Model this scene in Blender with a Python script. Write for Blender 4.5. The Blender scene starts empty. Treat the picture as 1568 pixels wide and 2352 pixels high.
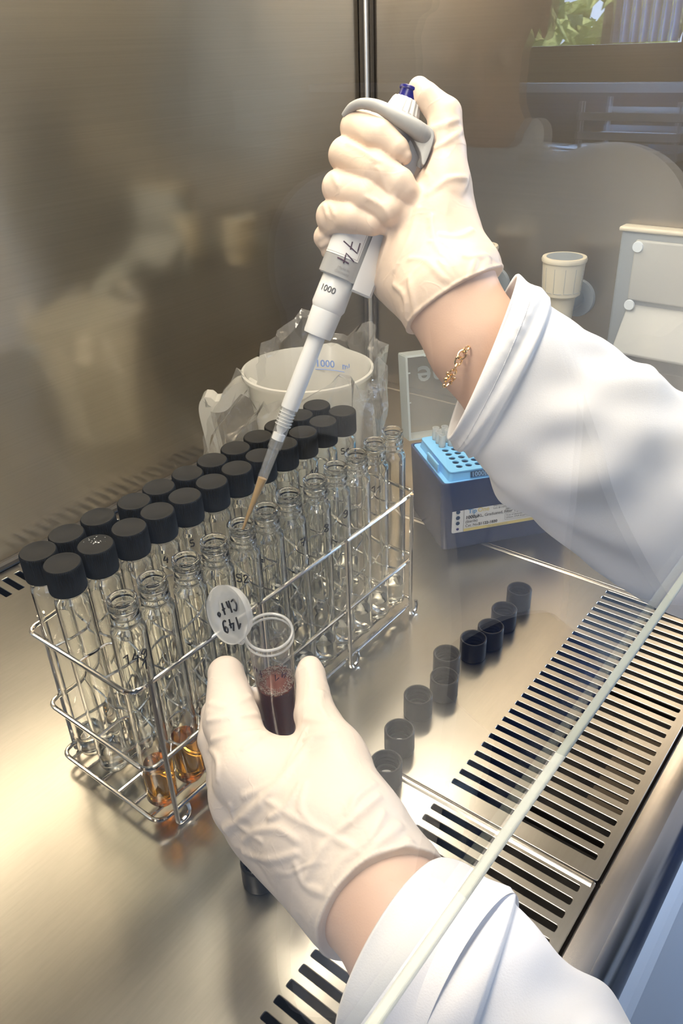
import bpy, bmesh, math, random
import numpy as np
from mathutils import Vector, Matrix
random.seed(7); np.random.seed(7)
scene = bpy.context.scene
COL = scene.collection

# ------------------------------------------------------------ camera
H = 0.44
F = 1844.79
R = np.array([[0.61264795, -0.78966053, -0.03314732],
              [-0.41460447, -0.28539387, -0.86409112],
              [0.67287861, 0.54312668, -0.50224275]])      # rows: image right, image down, forward
CAM = np.array([0.0, 0.0, H])
cam = bpy.data.cameras.new('camera'); camo = bpy.data.objects.new('camera', cam); COL.objects.link(camo)
cam.sensor_fit = 'VERTICAL'; cam.sensor_height = 36.0; cam.lens = 36.0 * F / 2352.0
cam.clip_start = 0.01; cam.clip_end = 60
camo.matrix_world = Matrix(((R[0][0], -R[1][0], -R[2][0], 0), (R[0][1], -R[1][1], -R[2][1], 0),
                            (R[0][2], -R[1][2], -R[2][2], H), (0, 0, 0, 1)))
scene.camera = camo

# ------------------------------------------------------------ world, lights, exposure
world = bpy.data.worlds.new('sky'); scene.world = world; world.use_nodes = True
wn = world.node_tree.nodes; wl = world.node_tree.links
bg = wn['Background']; bg.inputs[0].default_value = (0.55, 0.72, 1.0, 1); bg.inputs[1].default_value = 4.5

def area(name, loc, target, sx, sy, power, color, portal=False, spread=None):
    l = bpy.data.lights.new(name, 'AREA'); l.shape = 'RECTANGLE'; l.size = sx; l.size_y = sy
    l.energy = power; l.color = color
    if spread: l.spread = spread
    o = bpy.data.objects.new(name, l); COL.objects.link(o); o.location = loc
    o.rotation_euler = (Vector(target) - Vector(loc)).to_track_quat('-Z', 'Y').to_euler()
    if portal: l.cycles.is_portal = True
    return o
# daylight from the laboratory window
area('window_daylight', (4.3, -1.75, 1.75), (1.5, -0.75, 0.45), 1.6, 1.0, 430, (0.55, 0.72, 1.0))
area('coat_sleeve_fill', (0.3, -0.95, 1.75), (0.3, -0.6, 0.0), 1.4, 0.5, 2.4, (0.86, 0.92, 1.0))  # unseen overhead fill, added to light the coat sleeves
area('front_panel_fill', (-1.0, -1.1, 0.45), (0.4, 0.0, -0.3), 0.9, 0.8, 5.5, (0.60, 0.75, 1.0))  # unseen fill from the left, added to brighten the painted front panel
sun = bpy.data.lights.new('sun', 'SUN'); sun.energy = 15; sun.angle = 0.01; sun.color = (1.0, 0.93, 0.80)
suno = bpy.data.objects.new('sun', sun); COL.objects.link(suno); suno.rotation_euler = Vector((0.75, 0.25, -1.0)).to_track_quat('-Z', 'Y').to_euler()
# the cabinet's front tube, and an added rear fill for the upper back wall
area('rear_wall_fill', (0.66, 0.50, 0.735), (0.66, 0.46, 0.0), 0.50, 0.06, 2.1, (1.0, 0.85, 0.64))
area('cabinet_light_front', (0.24, 0.28, 0.735), (0.24, 0.36, 0.0), 0.86, 0.14, 5.2, (1.0, 0.90, 0.76))

vs = scene.view_settings
scene.display_settings.display_device = 'sRGB'
vs.view_transform = 'Standard'; vs.look = 'None'; vs.gamma = 1.0; vs.use_curve_mapping = False
vs.exposure = 0.42
cy = scene.cycles
cy.max_bounces = 18; cy.transmission_bounces = 16; cy.transparent_max_bounces = 24; cy.glossy_bounces = 6;
cy.use_adaptive_sampling = True; cy.adaptive_threshold = 0.03; cy.diffuse_bounces = 4
cy.sample_clamp_indirect = 6.0; cy.blur_glossy = 0.8
cy.caustics_reflective = True; cy.caustics_refractive = True

# ------------------------------------------------------------ geometry helpers
def ray(px, py):
    return R.T @ np.array([px - 784.0, py - 1176.0, F])
def W(px, py, dep):
    return CAM + ray(px, py) * (dep / F)
def G(px, py, z=0.0):
    d = ray(px, py); return CAM + d * ((z - H) / d[2])
def on_plane(px, py, n, p0):
    d = ray(px, py); n = np.array(n, float); return CAM + d * (np.dot(n, np.array(p0) - CAM) / np.dot(n, d))
def depth_of(P): return float(R[2] @ (np.array(P) - CAM))
YS = 0.0684
def MIR(px, py, dep):
    P = W(px, py, dep); P[1] = 2 * YS - P[1]; return P

def mesh_obj(name, verts, faces, mat=None, parent=None, smooth=True):
    me = bpy.data.meshes.new(name)
    me.from_pydata([tuple(map(float, v)) for v in verts], [], [tuple(f) for f in faces]); me.validate(); me.update()
    if smooth: me.polygons.foreach_set('use_smooth', [True] * len(me.polygons))
    o = bpy.data.objects.new(name, me); COL.objects.link(o)
    if mat: me.materials.append(mat)
    if parent: o.parent = parent
    return o
def auto(o, ang=35):
    me = o.data
    me.set_sharp_from_angle(angle=math.radians(ang)); return o
def recalc(o):
    bm = bmesh.new(); bm.from_mesh(o.data); bmesh.ops.recalc_face_normals(bm, faces=bm.faces); bm.to_mesh(o.data); bm.free(); return o
def tag(o, label=None, cat=None, group=None, kind=None):
    if label: o['label'] = label
    if cat: o['category'] = cat
    if group: o['group'] = group
    if kind: o['kind'] = kind
    return o
def empty(name, loc=(0, 0, 0), label=None, cat=None, group=None):
    o = bpy.data.objects.new(name, None); COL.objects.link(o); o.location = loc; o.empty_display_size = 0.01
    return tag(o, label, cat, group)
class MB:
    def __init__(s): s.v = []; s.f = []
    def add(s, v, f):
        n = len(s.v); s.v += [tuple(x) for x in v]; s.f += [tuple(i + n for i in q) for q in f]; return s
    def box(s, c, size, m=None):
        hx, hy, hz = [x / 2 for x in size]
        v = [Vector((x * hx, y * hy, z * hz)) for x in (-1, 1) for y in (-1, 1) for z in (-1, 1)]
        if m is not None: v = [m @ p for p in v]
        v = [p + Vector(c) for p in v]
        return s.add(v, [(0, 1, 3, 2), (4, 6, 7, 5), (0, 4, 5, 1), (2, 3, 7, 6), (0, 2, 6, 4), (1, 5, 7, 3)])
    def tube(s, pts, r, n=8, closed=False, cap=True):
        P = [Vector(p) for p in pts]; m = len(P); rr = r if hasattr(r, '__len__') else [r] * m
        T = []
        for i in range(m):
            if closed: t = P[(i + 1) % m] - P[i - 1]
            else: t = P[min(i + 1, m - 1)] - P[max(i - 1, 0)]
            if t.length < 1e-9: t = Vector((0, 0, 1))
            T.append(t.normalized())
        a = T[0].orthogonal().normalized(); v = []
        for i in range(m):
            a = (a - T[i] * a.dot(T[i]))
            if a.length < 1e-6: a = T[i].orthogonal()
            a.normalize(); b = T[i].cross(a)
            for k in range(n):
                q = 2 * math.pi * k / n; v.append(P[i] + (a * math.cos(q) + b * math.sin(q)) * rr[i])
        f = []
        for i in range(m if closed else m - 1):
            j = (i + 1) % m
            for k in range(n):
                k2 = (k + 1) % n; f.append((i * n + k, i * n + k2, j * n + k2, j * n + k))
        if cap and not closed:
            f.append(tuple(range(n))[::-1]); f.append(tuple((m - 1) * n + k for k in range(n)))
        return s.add(v, f)
    def lathe(s, prof, n=32, c=(0, 0, 0), wob=None):
        v = []; f = []; m = len(prof)
        for (r, z) in prof:
            for k in range(n):
                q = 2 * math.pi * k / n; rr = r
                if wob: rr = wob(r, z, k)
                v.append((c[0] + rr * math.cos(q), c[1] + rr * math.sin(q), c[2] + z))
        for i in range(m - 1):
            for k in range(n):
                k2 = (k + 1) % n; f.append((i * n + k, i * n + k2, (i + 1) * n + k2, (i + 1) * n + k))
        if prof[0][0] > 1e-5: f.append(tuple(range(n))[::-1])
        if prof[-1][0] > 1e-5: f.append(tuple((m - 1) * n + k for k in range(n)))
        return s.add(v, f)
    def xf(s, m):
        s.v = [tuple(m @ Vector(p)) for p in s.v]; return s
    def build(s, name, mat=None, parent=None, smooth=True, sharp=35, bevel=0, rec=True):
        o = mesh_obj(name, s.v, s.f, mat, parent, smooth)
        if rec or bevel:
            bm = bmesh.new(); bm.from_mesh(o.data)
            bmesh.ops.remove_doubles(bm, verts=bm.verts, dist=1e-6)
            if bevel:
                es = [e for e in bm.edges if len(e.link_faces) == 2 and e.calc_face_angle(0) > math.radians(40)]
                bmesh.ops.bevel(bm, geom=es, offset=bevel, segments=3, profile=0.5, affect='EDGES', clamp_overlap=True)
            bmesh.ops.recalc_face_normals(bm, faces=bm.faces)
            bm.to_mesh(o.data); bm.free()
            if smooth: o.data.polygons.foreach_set('use_smooth', [True] * len(o.data.polygons))
        if smooth and sharp: o.data.set_sharp_from_angle(angle=math.radians(sharp))
        return o
def spline(pts, n=8, closed=False):
    P = [Vector(p) for p in pts]; out = []; m = len(P)
    for i in range(m if closed else m - 1):
        if closed: p0, p1, p2, p3 = P[i - 1], P[i], P[(i + 1) % m], P[(i + 2) % m]
        else: p0, p1, p2, p3 = P[max(i - 1, 0)], P[i], P[i + 1], P[min(i + 2, m - 1)]
        for k in range(n):
            t = k / n
            out.append(0.5 * ((2 * p1) + (p2 - p0) * t + (2 * p0 - 5 * p1 + 4 * p2 - p3) * t * t + (3 * p1 - p0 - 3 * p2 + p3) * t ** 3))
    if not closed: out.append(P[-1])
    return out
def fillet(pts, rad, n=6, closed=True):
    P = [Vector(p) for p in pts]; m = len(P); out = []
    for i in range(m):
        if not closed and i in (0, m - 1): out.append(P[i]); continue
        a = P[i - 1] - P[i]; b = P[(i + 1) % m] - P[i]; r = min(rad, a.length * .45, b.length * .45)
        A = P[i] + a.normalized() * r; B = P[i] + b.normalized() * r
        for k in range(n + 1):
            t = k / n; out.append(A * (1 - t) ** 2 + P[i] * 2 * t * (1 - t) + B * t * t)
    return out
def plate(name, outer, holes, z0, thick, bevel, mat, parent=None, frame=None):
    """flat sheet with holes; 2D loops in the plate's own xy."""
    cu = bpy.data.curves.new(name, 'CURVE'); cu.dimensions = '2D'; cu.fill_mode = 'BOTH'
    cu.extrude = thick / 2; cu.bevel_depth = bevel; cu.bevel_resolution = 1
    for lp in [outer] + holes:
        s = cu.splines.new('POLY'); s.points.add(len(lp) - 1); s.use_cyclic_u = True
        for i, p in enumerate(lp): s.points[i].co = (p[0], p[1], 0, 1)
    t = bpy.data.objects.new(name, cu); COL.objects.link(t)
    dg = bpy.context.evaluated_depsgraph_get(); me = bpy.data.meshes.new_from_object(t.evaluated_get(dg))
    bpy.data.objects.remove(t)
    M = frame if frame is not None else Matrix.Translation((0, 0, z0))
    me.transform(M); me.name = name
    o = bpy.data.objects.new(name, me); COL.objects.link(o); me.materials.clear(); me.materials.append(mat)
    if parent: o.parent = parent
    return o
def text_mesh(txt, size, bold=0.0, align='LEFT', space=1.0):
    cu = bpy.data.curves.new('t', 'FONT'); cu.body = txt; cu.size = size; cu.align_x = align; cu.offset = bold
    cu.resolution_u = 3; cu.space_character = space
    t = bpy.data.objects.new('t', cu); COL.objects.link(t)
    dg = bpy.context.evaluated_depsgraph_get(); me = bpy.data.meshes.new_from_object(t.evaluated_get(dg))
    v = [tuple(x.co) for x in me.vertices]; f = [tuple(p.vertices) for p in me.polygons]
    bpy.data.objects.remove(t); bpy.data.meshes.remove(me)
    return v, f

# ------------------------------------------------------------ signed distance modelling (hands, coat, body)
def cap_d(p, a, b, ra, rb):
    a = np.asarray(a, np.float32); b = np.asarray(b, np.float32); ba = b - a
    t = np.clip(((p - a) @ ba) / max(float(ba @ ba), 1e-12), 0, 1)
    q = p - a - t[:, None] * ba
    return np.sqrt((q * q).sum(1)) - (ra + (rb - ra) * t)
def smin(a, b, k):
    h = np.maximum(k - np.abs(a - b), 0) / k
    return np.minimum(a, b) - h * h * k * 0.25
def chain(p, pts, k=0.003):
    d = None
    for (a, ra), (b, rb) in zip(pts[:-1], pts[1:]):
        c = cap_d(p, a, b, ra, rb); d = c if d is None else smin(d, c, k)
    return d
def sdf_mesh(fn, lo, hi, h, B=8):
    lo = np.array(lo, float); hi = np.array(hi, float)
    nb = np.ceil((hi - lo) / (B * h)).astype(int) + 1
    n = nb * B
    cc = [lo[i] + (np.arange(nb[i]) * B + (B - 1) / 2) * h for i in range(3)]
    C = np.stack(np.meshgrid(*cc, indexing='ij'), -1).reshape(-1, 3).astype(np.float32)
    cv = fn(C); act = np.abs(cv) < B * h * 1.35
    V = np.repeat(np.repeat(np.repeat(cv.reshape(nb), B, 0), B, 1), B, 2).astype(np.float32)
    idx = np.argwhere(act.reshape(nb)); off = np.stack(np.meshgrid(*[np.arange(B)] * 3, indexing='ij'), -1).reshape(-1, 3)
    for s in range(0, len(idx), 400):
        I = (idx[s:s + 400, None, :] * B + off[None]).reshape(-1, 3)
        V[I[:, 0], I[:, 1], I[:, 2]] = fn((lo + I * h).astype(np.float32))
    inside = V < 0
    c = [inside[i:n[0] - 1 + i, j:n[1] - 1 + j, k:n[2] - 1 + k] for i in (0, 1) for j in (0, 1) for k in (0, 1)]
    s = sum(x.astype(np.int8) for x in c); cell = (s > 0) & (s < 8)
    ids = -np.ones(cell.shape, np.int64); ci = np.argwhere(cell); ids[cell] = np.arange(len(ci))
    acc = np.zeros((len(ci), 3)); cnt = np.zeros(len(ci))
    co = [(i, j, k) for i in (0, 1) for j in (0, 1) for k in (0, 1)]
    vals = {o: V[ci[:, 0] + o[0], ci[:, 1] + o[1], ci[:, 2] + o[2]] for o in co}
    for o in co:
        for ax in range(3):
            if o[ax] == 0:
                o2 = list(o); o2[ax] = 1; o2 = tuple(o2); a = vals[o]; b = vals[o2]; m = (a < 0) != (b < 0)
                t = np.where(m, a / np.where(m, a - b, 1), 0)
                pt = np.array(o, float)[None].repeat(len(ci), 0); pt[:, ax] = t
                acc[m] += pt[m]; cnt[m] += 1
    verts = lo + (ci + acc / cnt[:, None]) * h
    faces = []
    for ax in range(3):
        a1, a2 = [(1, 2), (2, 0), (0, 1)][ax]
        sl0 = [slice(1, -1)] * 3; sl1 = [slice(1, -1)] * 3; sl0[ax] = slice(0, -1); sl1[ax] = slice(1, None)
        A = inside[tuple(sl0)]; Bv = inside[tuple(sl1)]; e = np.argwhere(A != Bv)
        if not len(e): continue
        g = e + 1; g[:, ax] -= 1
        def cid(d1, d2):
            q = g.copy(); q[:, a1] -= d1; q[:, a2] -= d2; return ids[q[:, 0], q[:, 1], q[:, 2]]
        q = np.stack([cid(1, 1), cid(0, 1), cid(0, 0), cid(1, 0)], 1)
        fl = A[e[:, 0], e[:, 1], e[:, 2]]; q[~fl] = q[~fl][:, ::-1]
        faces.append(q)
    Fq = np.concatenate(faces); Fq = Fq[(Fq >= 0).all(1)]
    return verts, Fq
def np_mesh(name, verts, faces, mat, parent=None, relax=2):
    me = bpy.data.meshes.new(name)
    me.vertices.add(len(verts)); me.vertices.foreach_set('co', np.asarray(verts, np.float32).ravel())
    me.loops.add(len(faces) * 4); me.loops.foreach_set('vertex_index', faces.astype(np.int32).ravel())
    me.polygons.add(len(faces)); me.polygons.foreach_set('loop_start', np.arange(0, len(faces) * 4, 4, dtype=np.int32))
    me.polygons.foreach_set('use_smooth', np.ones(len(faces), bool))
    me.update(calc_edges=True); me.validate(); me.materials.append(mat)
    o = bpy.data.objects.new(name, me); COL.objects.link(o)
    if parent: o.parent = parent
    return o
def march(fn, pxs, t0=0.15, t1=1.4):
    D = np.stack([ray(*p) for p in pxs]); D /= np.linalg.norm(D, axis=1)[:, None]
    t = np.full(len(D), t0); 
    for i in range(160):
        d = fn((CAM + D * t[:, None]).astype(np.float32)); t = np.minimum(t + d * 0.8, t1)
    return CAM + D * t[:, None], t < t1 - 1e-3
def polyline(pts, n=4):
    return [(p.x, p.y) for p in spline([(a, b, 0) for a, b in pts], n)]

# ------------------------------------------------------------ materials
def new_mat(name):
    m = bpy.data.materials.new(name); m.use_nodes = True; nt = m.node_tree
    return m, nt, nt.nodes['Principled BSDF'], nt.links
def P_(name, col, rough=0.5, metal=0.0, trans=0.0, ior=1.45, sss=0.0, spec=0.5, bump=None, coat=0.0, sheen=0.0):
    m, nt, b, L = new_mat(name)
    b.inputs['Base Color'].default_value = (*col, 1); b.inputs['Roughness'].default_value = rough
    b.inputs['Metallic'].default_value = metal; b.inputs['Transmission Weight'].default_value = trans
    b.inputs['IOR'].default_value = ior; b.inputs['Subsurface Weight'].default_value = sss
    b.inputs['Subsurface Scale'].default_value = 0.004; b.inputs['Specular IOR Level'].default_value = spec
    b.inputs['Coat Weight'].default_value = coat; b.inputs['Sheen Weight'].default_value = sheen
    if bump:
        sc, st, det = bump
        tc = nt.nodes.new('ShaderNodeTexCoord'); no = nt.nodes.new('ShaderNodeTexNoise'); bu = nt.nodes.new('ShaderNodeBump')
        no.inputs['Scale'].default_value = sc; no.inputs['Detail'].default_value = det
        bu.inputs['Strength'].default_value = 1.0; bu.inputs['Distance'].default_value = st
        L.new(tc.outputs['Object'], no.inputs['Vector']); L.new(no.outputs[0], bu.inputs['Height']); L.new(bu.outputs[0], b.inputs['Normal'])
    return m
def steel(name, col, rough, aniso, tangent, scratch=(3, 3, 3), sd=0.00004, smudge=0.12, seed=0.0, streak=0.0, lobe=0.0, lobe_rough=0.16):
    m, nt, b, L = new_mat(name); N = nt.nodes.new
    b.inputs['Metallic'].default_value = 1.0
    tc = N('ShaderNodeTexCoord'); mp = N('ShaderNodeMapping'); mp.inputs['Scale'].default_value = scratch; mp.inputs['Location'].default_value = (seed, seed, 0)
    L.new(tc.outputs['Object'], mp.inputs['Vector'])
    n1 = N('ShaderNodeTexNoise'); n1.inputs['Scale'].default_value = 1.0; n1.inputs['Detail'].default_value = 6; n1.inputs['Roughness'].default_value = 0.65
    L.new(mp.outputs[0], n1.inputs['Vector'])
    n2 = N('ShaderNodeTexNoise'); n2.inputs['Scale'].default_value = 14; n2.inputs['Detail'].default_value = 2; n2.inputs['Roughness'].default_value = 0.6
    L.new(tc.outputs['Object'], n2.inputs['Vector'])
    # sparse crossing scratches
    vo = N('ShaderNodeTexVoronoi'); vo.feature = 'DISTANCE_TO_EDGE'; vo.inputs['Scale'].default_value = 22
    mp2 = N('ShaderNodeMapping'); mp2.inputs['Scale'].default_value = (1, 3.3, 1.7); mp2.inputs['Rotation'].default_value = (0, .4, .7)
    L.new(tc.outputs['Object'], mp2.inputs['Vector']); L.new(mp2.outputs[0], vo.inputs['Vector'])
    ms = N('ShaderNodeMapRange'); ms.inputs[1].default_value = 0.0; ms.inputs[2].default_value = 0.012; ms.inputs[3].default_value = 1; ms.inputs[4].default_value = 0
    L.new(vo.outputs['Distance'], ms.inputs[0])
    mr = N('ShaderNodeMapRange'); mr.inputs[1].default_value = 0.2; mr.inputs[2].default_value = 0.8
    mr.inputs[3].default_value = rough - smudge; mr.inputs[4].default_value = rough + smudge
    L.new(n2.outputs[0], mr.inputs[0]); L.new(mr.outputs[0], b.inputs['Roughness'])
    cr = N('ShaderNodeMix'); cr.data_type = 'RGBA'; cr.inputs[6].default_value = (*[c * 0.88 for c in col], 1); cr.inputs[7].default_value = (*[min(1, c * 1.1) for c in col], 1)
    L.new(n1.outputs[0], cr.inputs[0]); L.new(cr.outputs[2], b.inputs['Base Color'])
    ad = N('ShaderNodeMath'); ad.operation = 'MULTIPLY_ADD'; ad.inputs[1].default_value = 0.0; L.new(ms.outputs[0], ad.inputs[0]); L.new(n1.outputs[0], ad.inputs[2])
    bu = N('ShaderNodeBump'); bu.inputs['Distance'].default_value = sd; L.new(ad.outputs[0], bu.inputs['Height'])
    n3 = N('ShaderNodeTexNoise'); n3.inputs['Scale'].default_value = 5.5; n3.inputs['Detail'].default_value = 1.5; L.new(tc.outputs['Object'], n3.inputs['Vector'])
    b2 = N('ShaderNodeBump'); b2.inputs['Distance'].default_value = streak; L.new(n3.outputs[0], b2.inputs['Height']); L.new(bu.outputs[0], b2.inputs['Normal'])
    L.new(b2.outputs[0], b.inputs['Normal'])
    b.inputs['Anisotropic'].default_value = aniso
    cx = N('ShaderNodeCombineXYZ'); 
    for i in range(3): cx.inputs[i].default_value = tangent[i]
    L.new(cx.outputs[0], b.inputs['Tangent'])
    if lobe > 0:      # the smooth part of the brushed finish
        g = N('ShaderNodeBsdfGlossy'); g.inputs['Roughness'].default_value = lobe_rough; L.new(cr.outputs[2], g.inputs['Color']); L.new(b2.outputs[0], g.inputs['Normal'])
        mx = N('ShaderNodeMixShader'); mx.inputs[0].default_value = lobe; L.new(b.outputs[0], mx.inputs[1]); L.new(g.outputs[0], mx.inputs[2]); L.new(mx.outputs[0], nt.nodes['Material Output'].inputs[0])
    return m
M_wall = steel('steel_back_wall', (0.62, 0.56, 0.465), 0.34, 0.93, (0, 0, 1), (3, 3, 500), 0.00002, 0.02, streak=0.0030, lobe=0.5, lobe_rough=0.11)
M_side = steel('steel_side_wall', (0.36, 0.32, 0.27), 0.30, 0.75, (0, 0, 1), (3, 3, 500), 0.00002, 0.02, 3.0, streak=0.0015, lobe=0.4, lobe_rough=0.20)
M_floor = steel('steel_tray', (0.45, 0.435, 0.405), 0.30, 0.35, (1, 0, 0), (40, 400, 3), 0.00002, 0.02, 5.0, streak=0.0016, lobe=0.35, lobe_rough=0.20)
M_front = steel('steel_front', (0.70, 0.67, 0.64), 0.22, 0.5, (1, 0, 0), (6, 400, 6), 0.00001, 0.05, 8.0, streak=0.0)
M_bar = P_('polished_steel', (0.86, 0.84, 0.80), 0.34, 1.0)
M_wire = P_('chrome_wire', (0.78, 0.77, 0.76), 0.12, 1.0)
M_duct = P_('dark_duct', (0.035, 0.030, 0.028), 0.6)
M_duct2 = P_('tan_duct', (0.16, 0.125, 0.09), 0.6)
M_gasket = P_('gasket', (0.05, 0.045, 0.04), 0.5)
M_white = P_('painted_panel', (0.84, 0.89, 0.96), 0.35)
M_roof = P_('cabinet_roof', (0.25, 0.235, 0.21), 0.5)
M_cap = P_('black_cap', (0.017, 0.017, 0.016), 0.5, spec=0.14, bump=(900, 0.00002, 2))
M_capopen = P_('grey_black_cap', (0.018, 0.018, 0.018), 0.38, spec=0.3)
M_liner = P_('cap_liner', (0.75, 0.75, 0.73), 0.3)
def glove_mat(name, col):
    m, nt, b, L = new_mat(name); N = nt.nodes.new
    b.inputs['Base Color'].default_value = (*col, 1); b.inputs['Roughness'].default_value = 0.48; b.inputs['Specular IOR Level'].default_value = 0.35
    tc = N('ShaderNodeTexCoord'); hs = []
    for sc, dist, amt in ((20, .35, 1.0), (55, .5, 0.22)):
        n = N('ShaderNodeTexNoise'); n.inputs['Scale'].default_value = sc; n.inputs['Detail'].default_value = 2; n.inputs['Distortion'].default_value = dist; L.new(tc.outputs['Object'], n.inputs['Vector'])
        a = N('ShaderNodeMath'); a.operation = 'SUBTRACT'; a.inputs[1].default_value = 0.5; L.new(n.outputs[0], a.inputs[0])
        c = N('ShaderNodeMath'); c.operation = 'ABSOLUTE'; L.new(a.outputs[0], c.inputs[0])
        r = N('ShaderNodeMapRange'); r.interpolation_type = 'SMOOTHSTEP'; r.inputs[1].default_value = 0.0; r.inputs[2].default_value = 0.06; r.inputs[3].default_value = amt; r.inputs[4].default_value = 0.0; L.new(c.outputs[0], r.inputs[0]); hs.append(r)
    ad = N('ShaderNodeMath'); ad.operation = 'ADD'; L.new(hs[0].outputs[0], ad.inputs[0]); L.new(hs[1].outputs[0], ad.inputs[1])
    bu = N('ShaderNodeBump'); bu.inputs['Distance'].default_value = 0.0004; bu.inputs['Strength'].default_value = 0.8; L.new(ad.outputs[0], bu.inputs['Height'])
    n = N('ShaderNodeTexNoise'); n.inputs['Scale'].default_value = 700; L.new(tc.outputs['Object'], n.inputs['Vector'])
    b2 = N('ShaderNodeBump'); b2.inputs['Distance'].default_value = 0.00006; L.new(n.outputs[0], b2.inputs['Height']); L.new(bu.outputs[0], b2.inputs['Normal']); L.new(b2.outputs[0], b.inputs['Normal'])
    return m
M_glove = glove_mat('latex_glove', (0.74, 0.585, 0.465))
M_glove2 = glove_mat('latex_glove_left', (0.75, 0.655, 0.58))
M_skin = P_('skin', (0.70, 0.47, 0.35), 0.55, sss=0.0, bump=(1200, 0.00006, 2))
M_coat = P_('white_coat', (0.84, 0.84, 0.86), 0.85, bump=(1500, 0.00008, 2), sheen=0.2, spec=0.2)
M_hair = P_('dark_hair', (0.03, 0.018, 0.012), 0.5, bump=(90, 0.004, 3))
M_gold = P_('gold', (0.83, 0.60, 0.33), 0.2, 1.0)
M_pipw = P_('white_plastic', (0.78, 0.78, 0.77), 0.32)
M_pipg = P_('grey_plastic', (0.36, 0.36, 0.355), 0.4)
M_pipg2 = P_('light_grey_plastic', (0.55, 0.545, 0.54), 0.4)
M_labelw = P_('paper_label', (0.86, 0.86, 0.85), 0.4)
M_blue = P_('navy_blue', (0.012, 0.012, 0.16), 0.32, coat=0.1)
M_ink = P_('black_ink', (0.01, 0.01, 0.012), 0.4)
M_inkb = P_('purple_black_ink', (0.07, 0.03, 0.06), 0.4)
M_print = P_('grey_print', (0.08, 0.08, 0.08), 0.5)
M_printg = P_('soft_grey_print', (0.30, 0.29, 0.28), 0.5)
M_lblue = P_('light_blue_plastic', (0.20, 0.52, 0.88), 0.35, spec=0.4)
M_hole = P_('navy_hole', (0.015, 0.05, 0.13), 0.5)
M_navy = P_('navy_plastic', (0.012, 0.035, 0.13), 0.22)
M_yellow = P_('yellow_print', (0.80, 0.66, 0.25), 0.5)
M_bprint = P_('blue_print', (0.10, 0.32, 0.62), 0.5)
M_bluegrey = P_('blue_grey_plastic', (0.25, 0.30, 0.35), 0.4)
M_greylid = P_('grey_lid_plastic', (0.42, 0.45, 0.46), 0.4)
M_cream = P_('cream_plastic', (0.72, 0.68, 0.56), 0.35)
M_trayw = P_('white_tray', (0.75, 0.85, 0.95), 0.4)
M_dark = P_('dark_furniture', (0.03, 0.03, 0.035), 0.4)
M_dark2 = P_('window_frame', (0.045, 0.042, 0.045), 0.4)
M_room = P_('room_wall', (0.13, 0.145, 0.18), 0.8)
M_roomf = P_('room_floor', (0.16, 0.17, 0.19), 0.6)
M_roomc = P_('room_ceiling', (0.22, 0.23, 0.25), 0.9)
M_blind = P_('blind', (0.45, 0.55, 0.75), 0.7)
M_leaf = P_('leaves', (0.36, 0.42, 0.18), 0.8, bump=(8, 0.1, 4))
M_jeans = P_('blue_trousers', (0.02, 0.05, 0.16), 0.8)

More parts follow.
